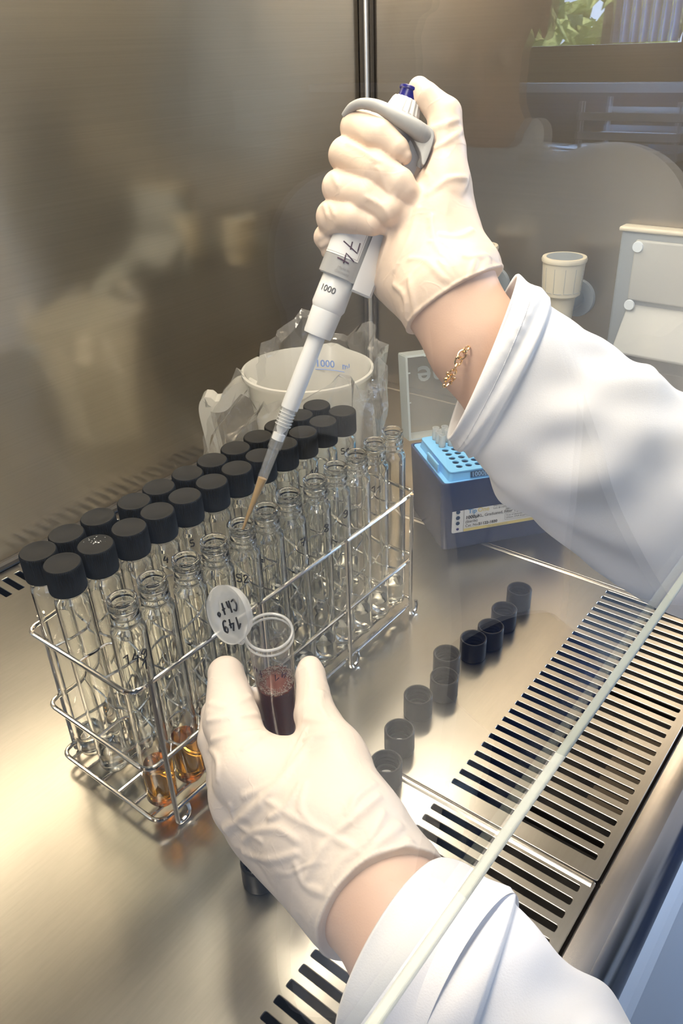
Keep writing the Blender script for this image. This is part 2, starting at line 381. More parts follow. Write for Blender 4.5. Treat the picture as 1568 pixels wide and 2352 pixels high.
def glassy(name, col=(1, 1, 1), ior=1.47, rough=0.0, mix_tr=0.0):
    m, nt, b, L = new_mat(name); nt.nodes.remove(b); out = nt.nodes['Material Output']
    g = nt.nodes.new('ShaderNodeBsdfGlass'); g.inputs['Color'].default_value = (*col, 1); g.inputs['IOR'].default_value = ior; g.inputs['Roughness'].default_value = rough
    if mix_tr > 0:
        t = nt.nodes.new('ShaderNodeBsdfTransparent'); t.inputs[0].default_value = (*col, 1)
        mx = nt.nodes.new('ShaderNodeMixShader'); mx.inputs[0].default_value = mix_tr
        L.new(g.outputs[0], mx.inputs[1]); L.new(t.outputs[0], mx.inputs[2]); L.new(mx.outputs[0], out.inputs[0])
    else: L.new(g.outputs[0], out.inputs[0])
    return m
def thin(name, col=(1, 1, 1), ior=1.5, rough=0.0, bump=None, haze=0.0, hcol=(1, 1, 1), boost=1.0, transl=0.5):
    """thin clear sheet: transparent plus Fresnel gloss, optional milky part"""
    m, nt, b, L = new_mat(name); nt.nodes.remove(b); N = nt.nodes.new; out = nt.nodes['Material Output']
    t = N('ShaderNodeBsdfTransparent'); t.inputs[0].default_value = (*col, 1)
    g = N('ShaderNodeBsdfGlossy'); g.inputs['Roughness'].default_value = rough
    # Schlick reflectance, the same from both sides of a thin sheet
    f0 = ((ior - 1) / (ior + 1)) ** 2
    ge = N('ShaderNodeNewGeometry'); dt = N('ShaderNodeVectorMath'); dt.operation = 'DOT_PRODUCT'
    L.new(ge.outputs['Normal'], dt.inputs[0]); L.new(ge.outputs['Incoming'], dt.inputs[1])
    ab = N('ShaderNodeMath'); ab.operation = 'ABSOLUTE'; L.new(dt.outputs['Value'], ab.inputs[0])
    om = N('ShaderNodeMath'); om.operation = 'SUBTRACT'; om.inputs[0].default_value = 1; L.new(ab.outputs[0], om.inputs[1])
    pw = N('ShaderNodeMath'); pw.operation = 'POWER'; pw.inputs[1].default_value = 5; L.new(om.outputs[0], pw.inputs[0])
    fr = N('ShaderNodeMath'); fr.operation = 'MULTIPLY_ADD'; fr.inputs[1].default_value = 1 - f0; fr.inputs[2].default_value = f0; L.new(pw.outputs[0], fr.inputs[0])
    src = t.outputs[0]
    if haze > 0:
        d = N('ShaderNodeBsdfDiffuse'); d.inputs[0].default_value = (*hcol, 1); tl = N('ShaderNodeBsdfTranslucent'); tl.inputs[0].default_value = (*hcol, 1)
        m1 = N('ShaderNodeMixShader'); m1.inputs[0].default_value = transl; L.new(d.outputs[0], m1.inputs[1]); L.new(tl.outputs[0], m1.inputs[2])
        m2 = N('ShaderNodeMixShader'); m2.inputs[0].default_value = haze; L.new(t.outputs[0], m2.inputs[1]); L.new(m1.outputs[0], m2.inputs[2]); src = m2.outputs[0]
    mx = N('ShaderNodeMixShader')
    fac = fr.outputs[0]
    if boost != 1.0:
        mu = N('ShaderNodeMath'); mu.operation = 'MULTIPLY'; mu.use_clamp = True; mu.inputs[1].default_value = boost; L.new(fac, mu.inputs[0]); fac = mu.outputs[0]
    L.new(fac, mx.inputs[0]); L.new(src, mx.inputs[1]); L.new(g.outputs[0], mx.inputs[2]); L.new(mx.outputs[0], out.inputs[0])
    if bump:
        tc = N('ShaderNodeTexCoord'); no = N('ShaderNodeTexNoise'); no.inputs['Scale'].default_value = bump[0]; no.inputs['Detail'].default_value = 3
        bu = N('ShaderNodeBump'); bu.inputs['Distance'].default_value = bump[1]
        L.new(tc.outputs['Object'], no.inputs['Vector']); L.new(no.outputs[0], bu.inputs['Height']); L.new(bu.outputs[0], g.inputs['Normal']); L.new(bu.outputs[0], dt.inputs[0])
    return m
M_glass = glassy('tube_glass', (0.985, 0.99, 0.985), 1.47)
M_water = glassy('clear_liquid', (0.985, 0.985, 0.98), 1.33)
M_amber = glassy('amber_liquid', (0.93, 0.66, 0.26), 1.34)
M_sash = thin('sash_glass', (0.965, 0.972, 0.968), 1.5, boost=0.75)
M_sashedge = P_('sash_glass_edge', (0.62, 0.66, 0.60), 0.3, trans=0.3)
M_clearp = thin('clear_plastic', (0.97, 0.975, 0.98), 1.45, 0.06, haze=0.025, hcol=(0.86, 0.88, 0.90))
M_milky = thin('milky_plastic', (0.93, 0.94, 0.95), 1.45, 0.2, haze=0.38, hcol=(0.90, 0.91, 0.92))
M_tipclear = thin('tip_plastic', (0.975, 0.975, 0.975), 1.45, 0.08, haze=0.09, hcol=(0.90, 0.91, 0.90))
M_tipcol = thin('frosted_tips', (0.9, 0.9, 0.9), 1.45, 0.2, haze=0.55, hcol=(0.90, 0.91, 0.90))
M_jug = thin('jug_plastic', (0.9, 0.9, 0.88), 1.45, 0.25, haze=0.66, hcol=(0.90, 0.90, 0.87), transl=0.45)
M_bag = thin('bag_film', (0.97, 0.97, 0.97), 1.45, 0.14, haze=0.10, hcol=(0.95, 0.95, 0.95), boost=2.6, bump=(30, 0.006))
M_lid = thin('box_lid_plastic', (0.9, 0.91, 0.92), 1.45, 0.15, haze=0.20, hcol=(0.80, 0.83, 0.84))
M_lidedge = thin('box_lid_rim', (0.9, 0.91, 0.92), 1.45, 0.2, haze=0.65, hcol=(0.80, 0.86, 0.86))
M_tan = P_('tan_liquid', (0.40, 0.25, 0.09), 0.3)
M_brown = P_('brown_liquid', (0.16, 0.034, 0.018), 0.35, spec=0.15)
M_foam = P_('foam', (0.40, 0.31, 0.26), 0.25, spec=0.8)
M_filter = P_('filter', (0.92, 0.92, 0.90), 0.6)
M_jugblue = P_('jug_print', (0.22, 0.34, 0.72), 0.5)

# ------------------------------------------------------------ the cabinet shell
XR, YB = 0.938, 0.690
YF = 0.0774
def struct(name, mb, mat, **k):
    return tag(mb.build(name, mat, None, **k), kind='structure')
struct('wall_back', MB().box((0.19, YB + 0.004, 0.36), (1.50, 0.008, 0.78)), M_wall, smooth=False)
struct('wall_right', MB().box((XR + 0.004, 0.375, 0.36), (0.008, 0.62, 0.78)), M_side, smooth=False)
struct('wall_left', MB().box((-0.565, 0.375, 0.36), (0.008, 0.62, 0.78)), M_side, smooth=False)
struct('ceiling', MB().box((0.19, 0.375, 0.754), (1.52, 0.64, 0.008)), M_roof, smooth=False)
# cove between back wall and tray, gasket beside the rear slots
struct('trim_1', MB().tube([(-0.56, YB - 0.004, 0.003), (XR, YB - 0.004, 0.003)], 0.005, 10), M_gasket)
struct('trim_2', MB().tube([(XR - 0.004, YB - 0.004, 0.0), (XR - 0.004, YB - 0.004, 0.75)], 0.0055, 14), M_bar)
mb = MB()
mb.box((XR - 0.0115, YB - 0.003, 0.37), (0.004, 0.004, 0.75)); mb.box((XR - 0.003, YB - 0.0125, 0.37), (0.004, 0.003, 0.75))
struct('trim_3', mb, M_gasket, smooth=False)
# duct under the slotted trays
mb = MB(); mb.box((0.19, 0.375, -0.085), (1.50, 0.61, 0.006)); mb.box((0.19, YF + 0.001, -0.045), (1.50, 0.004, 0.08))
mb.box((0.19, YB - 0.002, -0.045), (1.50, 0.004, 0.08))
struct('trim_4', mb, M_duct, smooth=False)
mb = MB()
for k in range(9):
    x = -0.40 + k * 0.155
    mb.box((x, 0.118, -0.030), (0.004, 0.072, 0.02))
mb.box((0.19, 0.150, -0.028), (1.48, 0.003, 0.03))
struct('trim_5', mb, M_duct, smooth=False)
struct('trim_6', MB().box((0.455, 0.104, -0.040), (0.085, 0.026, 0.004)), M_duct2, smooth=False)
# front armrest and the painted front of the cabinet
prof = [(YF - 0.0014, -0.04), (YF - 0.0014, -0.0012), (YF - 0.0030, 0.0005), (0.066, 0.0012), (0.059, 0.0006), (0.0535, -0.0035), (0.0500, -0.010), (0.0485, -0.020), (0.0470, -0.060), (0.050, -0.064), (0.060, -0.064)]
mb = MB(); v = []; f = []
for x in (-0.56, XR + 0.02):
    v += [(x, y, z) for y, z in prof]
n = len(prof); f = [(i, i + 1, n + i + 1, n + i) for i in range(n - 1)]
o = mesh_obj('trim_7', v, f, M_front); auto(o, 25); tag(o, kind='structure')
mb = MB(); pr_ = [(0.075, -0.062), (0.060, -0.062), (0.060, -0.090), (0.044, -0.094), (0.040, -0.100), (0.000, -0.46), (-0.002, -0.80), (0.09, -0.80)]
mb.add([(x, y, z) for x in (-0.59, 0.97) for y, z in pr_], [(i, i + 1, 9 + i, 8 + i) for i in range(7)] + [(7, 0, 8, 15), tuple(range(8))[::-1], tuple(range(8, 16))])
o = struct('trim_8', mb, M_white, smooth=False)
sc = empty('panel_screw', (0, 0, 0), 'small steel screw in the blue-white panel under the front edge', 'screw')
q = on_plane(1556, 1920, (0, 1, 0), (0, 0.0596, 0))
m = Matrix.Translation(Vector(q)) @ Matrix.Rotation(math.radians(90), 4, 'X')
MB().lathe([(0.0045, 0), (0.0045, 0.0008), (0.0001, 0.0008)], 20).xf(m).build('washer', M_bar, sc)
MB().lathe([(0.0030, 0.0008), (0.0028, 0.0022), (0.0015, 0.003), (0.0001, 0.0032)], 16).xf(m).build('screw_head', M_bar, sc)

# ------------------------------------------------------------ slotted steel trays
def rrect(x0, y0, x1, y1, r, n=3):
    return [(p.x, p.y) for p in fillet([(x0, y0, 0), (x1, y0, 0), (x1, y1, 0), (x0, y1, 0)], r, n)]
PITCH = 0.0104
where = ['slotted steel tray carrying the blue tip box, against the far side wall', 'slotted steel tray in the middle, under the row of loose black caps',
         'slotted steel tray nearest the camera, under the lower gloved hand', 'slotted steel tray at the near left end of the cabinet floor']
for k, x1 in enumerate([0.921, 0.624, 0.327, 0.030]):
    x0 = x1 - 0.297 + 0.0007; xe = x1 - 0.0007
    holes = []
    for i in range(27):
        xs = x1 - 0.0107 - PITCH * i
        holes.append(rrect(xs - 0.0030, 0.0840, xs + 0.0026, 0.1876, 0.0014))
    for i in range(21):
        xs = x1 - 0.0135 - 0.0135 * i
        holes.append(rrect(xs - 0.0038, 0.6386, xs + 0.0036, 0.6690, 0.0012))
    t = empty('work_tray', (0, 0, 0), where[k], 'tray', 'slotted steel work trays')
    plate('tray_sheet', rrect(x0, YF + 0.0006, xe, 0.6800, 0.002), holes, 0, 0.0006, 0.0005, M_floor, t, Matrix.Translation((0, 0, -0.0008)))
    # raised rounded seam along the right-hand edge
    mb = MB(); v = []; f = []; sec = [(-0.0055, -0.0002), (-0.0040, 0.0006), (-0.0022, 0.0010), (-0.0008, 0.0009), (-0.0002, 0.0), (-0.0002, -0.004)]
    for y in (YF + 0.002, 0.679): v += [(xe + a, y, b) for a, b in sec]
    n = len(sec); o = mesh_obj('seam_ridge', v, [(i, i + 1, n + i + 1, n + i) for i in range(n - 1)], M_floor, t)
o = struct('trim_9', MB().box(((0.921 + XR) / 2, 0.38, -0.001), (XR - 0.921 - 0.001, 0.60, 0.002)), M_floor, smooth=False)

# ------------------------------------------------------------ sash
ZS = 0.22
s = empty('window_2', (0.2, YS, ZS)); s['kind'] = 'structure'
o = MB().box((0.19, YS, ZS + 0.0025 + 0.26), (1.52, 0.0045, 0.52)).build('pane', M_sash, None, smooth=False); o.parent = s; o.matrix_parent_inverse = Matrix.Translation((-0.2, -YS, -ZS))
o = MB().box((0.19, YS, ZS + 0.00125), (1.52, 0.0036, 0.0022)).build('polished_edge', M_sashedge, None, smooth=False, bevel=0.0008); o.parent = s; o.matrix_parent_inverse = Matrix.Translation((-0.2, -YS, -ZS))
# cabinet lamp housing
s = empty('cabinet_lamp', (0.25, 0.30, 0.75), 'long fluorescent lamp under the cabinet roof', 'lamp')
M_lamp, nt, b, L = new_mat('lamp_glow'); nt.nodes.remove(b); e = nt.nodes.new('ShaderNodeEmission'); e.inputs[0].default_value = (1.0, 0.84, 0.62, 1); e.inputs[1].default_value = 14
L.new(e.outputs[0], nt.nodes['Material Output'].inputs[0])
for y, xa, xb in ((0.28, -0.19, 0.67), (0.50, 0.42, 0.90)):  # the second tube goes with the added rear fill
    o = MB().tube([(xa, y, 0.739), (xb, y, 0.739)], 0.009, 14).build('lamp_tube', M_lamp); o.parent = s; o.matrix_parent_inverse = Matrix.Translation((-0.25, -0.30, -0.75))

# ------------------------------------------------------------ the laboratory seen in the reflections of the sash
struct('wall_far', MB().box((3.34, -0.2, 1.5), (0.02, 1.35, 4.8)).box((3.34, -1.3, -0.22), (0.02, 0.86, 1.24)).box((3.34, -1.3, 1.95), (0.02, 0.86, 0.9)).box((3.34, -2.62, 0.4), (0.02, 1.8, 2.6)), M_room, smooth=False)
struct('wall_behind', MB().box((0.6, -3.5, 0.5), (5.6, 0.02, 2.8)), M_room, smooth=False)
struct('wall_near', MB().box((-2.1, -1.5, 0.5), (0.02, 4.0, 2.8)), M_room, smooth=False)
struct('floor', MB().box((0.6, -1.7, -0.81), (5.6, 3.7, 0.02)), M_roomf, smooth=False)
struct('trim_10', MB().box((0.6, -1.7, 1.86), (5.6, 3.7, 0.02)), M_roomc, smooth=False)
struct('wall_cabinet_hood', MB().box((0.19, 0.08, 0.98), (1.56, 0.03, 0.46)), M_white, smooth=False)
struct('wall_front', MB().box((2.16, 0.16, 0.5), (2.40, 0.02, 2.8)).box((-1.35, 0.16, 0.5), (1.54, 0.02, 2.8)), M_room, smooth=False)
wy0, wy1, wz0, wz1 = -1.72, -0.915, 0.41, 1.5
w = empty('window_1', (3.33, -1.85, 0.4)); w['kind'] = 'structure'
mb = MB(); X = 3.30
mb.box((X, (wy0 + wy1) / 2, wz0 - 0.06), (0.06, wy1 - wy0 + 0.16, 0.12)); mb.box((X, (wy0 + wy1) / 2, wz1 + 0.04), (0.06, wy1 - wy0 + 0.16, 0.08))
mb.box((X, wy1 + 0.04, 0.95), (0.06, 0.08, 1.2)); mb.box((X, wy0 - 0.04, 0.95), (0.06, 0.08, 1.2))
o = mb.build('window_frame', M_dark2, None, smooth=False); o.parent = w; o.matrix_parent_inverse = Matrix.Translation((-3.33, 1.85, -0.4))
o = MB().box((X - 0.06, (wy0 + wy1) / 2 + .1, 0.275), (0.14, 2.6, 0.03)).build('window_sill', M_trayw, None, smooth=False); o.parent = w; o.matrix_parent_inverse = Matrix.Translation((-3.33, 1.85, -0.4))
struct('trim_11', MB().box((X - 0.01, -1.7, 0.16), (0.05, 2.8, 0.20)), P_('heater_panel', (0.30, 0.36, 0.46), 0.5), smooth=False)
b_ = empty('window_blind', (3.25, -1.0, 1.5), 'pale blue vertical blind gathered at the side of the room window', 'blind')
for i in range(7):
    y = -0.93 - i * 0.035
    o = MB().box((3.25, y, 0.96), (0.004, 0.034, 1.09), Matrix.Rotation(0.35, 3, 'Z')).build('blind_slat', M_blind, None, smooth=False); o.parent = b_; o.matrix_parent_inverse = Matrix.Translation((-3.25, 1.0, -1.5))
def tree(loc, r, h, name, label):
    t = empty(name, loc, label, 'tree', 'trees outside the window')
    MB().tube([(0, 0, 0), (0.05, 0.02, h * .5), (0, 0, h)], [0.12, 0.09, 0.04], 8).build('trunk', M_dark2, t)
    mb = MB(); rnd = random.Random(int(r * 100))
    for i in range(260):
        a = rnd.random() * 6.28; z = rnd.uniform(-.6, 1); rr = math.sqrt(max(0, 1 - z * z * .9)) * r * rnd.uniform(.5, 1)
        c = Vector((rr * math.cos(a), rr * math.sin(a), h + z * r)); q = rnd.uniform(.12, .3)
        mb.add([c + Vector((rnd.uniform(-q, q), rnd.uniform(-q, q), rnd.uniform(-q, q))) for _ in range(4)], [(0, 1, 2), (0, 2, 3), (0, 3, 1)])
    mb.build('crown', M_leaf, t, smooth=False, rec=False)
for i, (y, x, r, l) in enumerate([(-3.3, 8.5, 1.2, 'leafy green tree outside the window, on the left'), (-5.6, 13, 1.8, 'large yellowish green tree outside the window, behind the others'), (-7.6, 8.5, 1.4, 'green tree outside the window, on the right')]):
    tree((x, y, -0.8), r, 1.5, 'garden_tree', l)
struct('ground', MB().box((12, -4, -0.85), (17, 20, 0.05)), M_leaf, smooth=False)
# dark bench with stacked white letter trays
o = tag(MB().box((3.0, -1.6, -0.36), (0.6, 3.0, 0.88), ).build('lab_bench', M_dark, None, smooth=False), 'dark bench below the room window', 'bench')
def letter_tray(z, lab):
    t = empty('letter_tray', (2.95, -0.90, z), lab, 'tray', 'stacked letter trays')
    MB().box((0, 0, 0.002), (0.25, 0.34, 0.004)).build('tray_base', M_trayw, t, smooth=False)
    for dx, dy, sx, sy in ((0.124, 0, .003, .34), (-0.124, 0, .003, .34), (0, 0.169, .25, .003)):
        MB().box((dx, dy, 0.014), (sx, sy, 0.02)).build('tray_side', M_trayw, t, smooth=False)
    for dx, dy in ((.12, .16), (-.12, .16), (.12, -.16), (-.12, -.16)):
        MB().box((dx, dy, 0.03), (0.01, 0.01, 0.052)).build('post', M_trayw, t, smooth=False)
for i, l in enumerate(['white letter tray at the bottom of the stack on the dark bench', 'white letter tray in the middle of the stack on the dark bench', 'white letter tray on top of the stack on the dark bench']):
    letter_tray(0.082 + i * 0.058, l)
rnd = random.Random(3); mb = MB()
for i in range(14):
    c = (2.95 + rnd.uniform(-.12, .12), -1.25 + rnd.uniform(-.14, .14), 0.083 + i * 0.0012)
    mb.box(c, (0.12, 0.09, 0.001), Matrix.Rotation(rnd.uniform(0, 3), 3, 'Z') @ Matrix.Rotation(rnd.uniform(-.05, .05), 3, 'X'))
tag(mb.build('loose_papers', M_trayw, None, smooth=False), 'loose papers lying on the dark bench beside the letter trays', 'papers', kind='stuff')

# ------------------------------------------------------------ wire rack
rack = empty('test_tube_rack', (0.34, 0.36, 0), 'chrome wire test tube rack standing on the steel tray, full of glass tubes', 'test tube rack')
RK = Matrix.Translation((-0.34, -0.36, 0))
def rk(o): o.parent = rack; o.matrix_parent_inverse = RK; return o
RX0, RX1, RY0, RY1 = 0.1925, 0.4885, 0.3155, 0.4195
TX0, TP = 0.2075, 0.02435
TY = [0.3285, 0.3533, 0.3781, 0.4029]
for nm, z in (('top_frame', 0.121), ('middle_frame', 0.058), ('bottom_frame', 0.011)):
    rk(MB().tube(fillet([(RX0, RY0, z), (RX1, RY0, z), (RX1, RY1, z), (RX0, RY1, z)], 0.009, 6), 0.0016, 10, closed=True).build(nm, M_wire))
for z in (0.121, 0.058):
    for j in range(3):
        y = (TY[j] + TY[j + 1]) / 2
        pts = []
        for i in range(12):
            x = TX0 + TP * (i + .5); a = 0.0014 * (1 if (i + j) % 2 else -1)
            pts += [(x - 0.006, y + a, z - 0.001), (x, y - a * .2, z - 0.0025)]
        pts = [(RX0, y, z)] + [p for p in pts if p[0] < RX1 - .004] + [(RX1, y, z)]
        rk(MB().tube(spline(pts, 3), 0.0009, 6).build('long_wire', M_wire))
    for i in range(11):
        x = TX0 + TP * (i + .5); pts = [(x, RY0, z)]
        for j in range(3):
            y = (TY[j] + TY[j + 1]) / 2; a = 0.0022 * (1 if (i + j) % 2 else -1)
            pts += [(x + a, y - .006, z), (x - a * .2, y, z + 0.0015)]
        pts += [(x, RY1, z)]
        rk(MB().tube(spline(pts, 3), 0.0009, 6).build('cross_wire', M_wire))
for j in range(6):
    y = RY0 + 0.010 + j * (RY1 - RY0 - 0.020) / 5
    rk(MB().tube([(RX0 - .001, y, 0.0098), (RX1 + .001, y, 0.0098)], 0.0012, 8).build('bottom_wire', M_wire))
for x in (0.2045, 0.298, 0.3915, 0.4785):
    for s_, y in ((-1, RY0), (1, RY1)):
        yo = y + s_ * 0.0030; yi = y
        pts = [(x, yo, 0.124), (x, yo, 0.020)] + [(x + d, yo, z) for d, z in ((0.0, 0.006), (0.0015, 0.0022), (0.005, 0.0016), (0.0085, 0.003), (0.010, 0.007))] + [(x + 0.010, yo - s_ * .001, 0.0115)]
        rk(MB().tube(spline(pts, 4), 0.0017, 8).build('post', M_wire))

# ------------------------------------------------------------ handwriting
ST = {'1': [[(.1, .6), (.45, 1), (.40, 0)]], '7': [[(0, .95), (.6, 1), (.25, 0)], [(.1, .5), (.55, .55)]], '4': [[(.3, 1), (.02, .4), (.6, .45)], [(.5, .75), (.42, 0)]],
      '5': [[(.55, 1), (.15, .95), (.1, .58), (.5, .5), (.45, .1), (.05, .05)]], '6': [[(.5, 1), (.15, .6), (.1, .15), (.35, 0), (.5, .25), (.3, .42), (.12, .3)]],
      '8': [[(.5, .85), (.25, 1), (.12, .75), (.5, .3), (.35, 0), (.08, .2), (.5, .7), (.5, .85)]], '9': [[(.5, .8), (.25, 1), (.08, .7), (.3, .5), (.5, .8), (.45, .2), (.2, 0), (.05, .1)]],
      '0': [[(.3, 1), (.05, .5), (.25, 0), (.55, .5), (.3, 1)]], '2': [[(.08, .8), (.3, 1), (.5, .75), (.08, .05), (.55, .05)]], '=': [[(.05, .6), (.5, .65)], [(.05, .35), (.5, .4)]],
      'C': [[(.55, .8), (.3, .95), (.05, .5), (.25, .05), (.55, .15)]], 'h': [[(.1, 1), (.1, 0), (.15, .45), (.35, .5), (.42, 0)]], 'l': [[(.25, 1), (.2, 0)], [(.05, .5), (.4, .55)]], 'o': [[(.2, 1), (.05, .8), (.2, .65), (.35, .8), (.2, 1)]], 'u': [[(.1, .5), (.1, .1), (.4, .1), (.45, .5), (.5, 0)]]}
def ink(txt, size, mapf, r=0.0004, name='handwritten_mark', mat=None, parent=None, adv=0.7):
    mb = MB(); x = 0
    for ch in txt:
        for st in ST.get(ch, []):
            pts = spline([(a, b, 0) for a, b in st], 4) if len(st) > 2 and ch not in '174' else [Vector((a, b, 0)) for a, b in st]
            q = []
            for i in range(len(pts) - 1):
                for k in range(3): q.append(pts[i].lerp(pts[i + 1], k / 3))
            q.append(pts[-1])
            mb.tube([mapf((x + p.x) * size, p.y * size) for p in q], r, 5)
        x += adv
    return mb.build(name, mat or M_ink, parent)

# ------------------------------------------------------------ tubes
R1, RN = 0.01025, 0.0078
def tube_profile():
    o = [(0.0001, 0.0), (0.0055, 0.0002), (0.0085, 0.0016), (R1, 0.0055), (R1, 0.1480), (0.0098, 0.1505), (0.0082, 0.1528), (RN, 0.1540)]
    z = 0.1552
    for k in range(3):
        o += [(RN, z), (RN + 0.0009, z + 0.0010), (RN + 0.0009, z + 0.0018), (RN, z + 0.0028)]; z += 0.0040
    o += [(RN, 0.1682), (RN + 0.0007, 0.1689), (RN + 0.0006, 0.1700), (RN - 0.0006, 0.1702), (RN - 0.0015, 0.1697)]
    i = [(RN - 0.0015, 0.1530), (0.0088, 0.1495), (R1 - 0.0012, 0.1465), (R1 - 0.0012, 0.0070), (0.0075, 0.0032), (0.0050, 0.0018), (0.0001, 0.0016)]
    return o + i
me_tube = None
def liquid_mb(h):
    r = R1 - 0.0010
    return MB().lathe([(0.0001, 0.0015), (0.0050, 0.0017), (0.0076, 0.0031), (r, 0.0070), (r, h + 0.0008), (r - 0.0012, h + 0.0002), (r - 0.003, h), (0.0001, h)], 40)
def cap_mb():
    nrm = 60
    def wob(r, z, k): return r - (0.00055 if (k % 2 and r > 0.0108 and 0.0012 < z < 0.0178) else 0)
    return MB().lathe([(0.0085, 0.0), (0.0110, 0.0), (0.0112, 0.0010), (0.0112, 0.0014), (0.0112, 0.0168), (0.0110, 0.0176), (0.0104, 0.0183), (0.0098, 0.0184), (0.0092, 0.0181), (0.0001, 0.0182)], 120, wob=wob)
proto = {}
def glass_tube(): 
    if 'tube' not in proto: proto['tube'] = MB().lathe(tube_profile(), 40).build('glass_body', M_glass, None, sharp=None); o = proto['tube']
    else: o = proto['tube'].copy(); COL.objects.link(o)
    return o
def part(kind, fn, name, mat):
    if kind not in proto: proto[kind] = fn().build(name, mat, None, sharp=50); return proto[kind]
    o = proto[kind].copy(); COL.objects.link(o); return o
TOPS = dict(front=[(132, 1322), (208, 1275), (290, 1243), (350, 1200), (411, 1165), (474, 1136), (533, 1103), (590, 1070), (645, 1048), (686, 1014), (733, 991), (781, 965)],
            back=[(75, 1305), (140, 1236), (209, 1200), (303, 1184), (350, 1140), (424, 1110), (479, 1085), (531, 1058), (585, 1027), (630, 998), (684, 973), (718, 943)],
            open=[(283, 1385), (347, 1332), (427, 1288), (490, 1257), (554, 1220), (606, 1180), (654, 1147), (725, 1112), (768, 1084), (818, 1055), (858, 1034), (897, 1000)])
ordn = ['first', 'second', 'third', 'fourth', 'fifth', 'sixth', 'seventh', 'eighth', 'ninth', 'tenth', 'eleventh', 'last']
marks = {('open', 0): '1491', ('open', 4): '52', ('open', 5): '=', ('open', 6): '7', ('open', 7): '8', ('open', 8): '9', ('open', 10): '11',
         ('front', 3): '4', ('front', 4): '5', ('front', 5): '6', ('front', 9): '10', ('front', 11): '51'}
mark_side = {('open', 0): 0.0016, ('open', 4): -0.003, ('open', 5): -0.006, ('open', 6): 0.0072, ('open', 7): 0.0066, ('open', 8): 0.0066, ('open', 10): 0.001, ('front', 3): 0.0, ('front', 4): 0.0, ('front', 5): 0.0078, ('front', 9): 0.0068, ('front', 11): 0.0015}
def place_tube(row, i):
    y = {'open': TY[0], 'front': TY[2], 'back': TY[3]}[row]
    x = TX0 + TP * i; base = Vector((x, y, 0.0112))
    ht = 0.170 if row == 'open' else 0.1745
    top = Vector(G(*TOPS[row][i], base.z + ht))
    # the wire cell limits how far a tube can lean
    dv = top - base; lean = Vector((dv.x, dv.y, 0)); lim = 0.0085 if row != 'back' else 0.010
    if lean.length > lim: lean *= lim / lean.length
    dv = Vector((lean.x, lean.y, ht)).normalized(); base = base - Vector((dv.x, dv.y, 0)) * 0.02
    q = Vector((0, 0, 1)).rotation_difference(dv)
    pos = ordn[i] + (' from the near end' if i < 11 else ', at the far end')
    key = (row, i)
    if row == 'open':
        am = i < 3
        lab = 'open glass tube with %s, front row of rack, %s' % ('amber liquid' if am else 'clear liquid', pos)
    else:
        lab = 'black-capped glass tube, %s capped row of rack, %s' % ('front' if row == 'front' else 'back', pos)
    t = empty('glass_tube', base, lab, 'test tube', {'open': 'open glass tubes in the front row', 'front': 'capped tubes in the front capped row', 'back': 'capped tubes in the back row'}[row])
    t.rotation_mode = 'QUATERNION'; t.rotation_quaternion = q
    g = glass_tube(); g.parent = t
    if row == 'open' and i < 4: l = part('amber%d' % i, lambda: liquid_mb([0.034, 0.038, 0.036, 0.034][i]), 'liquid', M_amber)
    else: l = part('water%d' % (i % 2), lambda: liquid_mb(0.019 + 0.004 * (i % 2)), 'liquid', M_water)
    l.parent = t
    if row != 'open':
        c = part('cap', cap_mb, 'screw_cap', M_cap); c.parent = t; c.location = (0, 0, 0.1565); c.rotation_euler = (0, 0, random.random() * 6)
    if key in marks:
        M = Matrix.LocRotScale(base, q, None); Mi = M.inverted(); toc = (Mi @ Vector(CAM)); phi = math.atan2(toc.y, toc.x)
        s = marks[key]; off = mark_side[key]; ro = R1 + 0.0001; size = 0.0062 if row == 'open' else 0.0055
        z0 = 0.131 if row == 'open' else 0.1405
        if key == ('open', 0): size = 0.0068
        def mf(u, v, zz=z0):
            u2 = u + off - len(s) * .35 * size; a = max(-1, min(1, u2 / ro)); an = phi + math.asin(a)
            return (ro * math.cos(an), ro * math.sin(an), zz + v)
        if key == ('open', 0):
            s = '149'; ink('149', size, lambda u, v: mf(u - .0008, v + 0.0), 0.00045, parent=t, adv=.75); s = '1'
            off = 0.0052; ink('1', size, lambda u, v: mf(u, v - 0.0078), 0.00045, parent=t)
        elif key == ('front', 11): ink('51', size, lambda u, v: mf(u, v), 0.00045, parent=t)
        else: ink(s, size, mf, 0.00048, parent=t)
for row in ('open', 'front', 'back'):
    for i in range(12): place_tube(row, i)
mb = MB(); rnd = random.Random(9)
for i in range(26):
    a = rnd.uniform(-0.5, 2.2); r_ = rnd.uniform(.001, .0085); q = rnd.uniform(.00015, .0005); c = Vector((r_ * math.cos(a), r_ * math.sin(a), 0.1565 + 0.0184))
    mb.add([c + Vector((rnd.uniform(-q, q) * 1.6, rnd.uniform(-q, q), rnd.uniform(0, q * .6))) for _ in range(5)], [(0, 1, 2), (0, 2, 3), (0, 3, 4), (1, 2, 4), (2, 3, 4)])
sp_ = mb.build('powder_specks', M_liner, None, smooth=False, rec=False); sp_['kind'] = 'stuff'
sp_.parent = next(o for o in COL.objects if o.get('label') == 'black-capped glass tube, front capped row of rack, second from the near end')

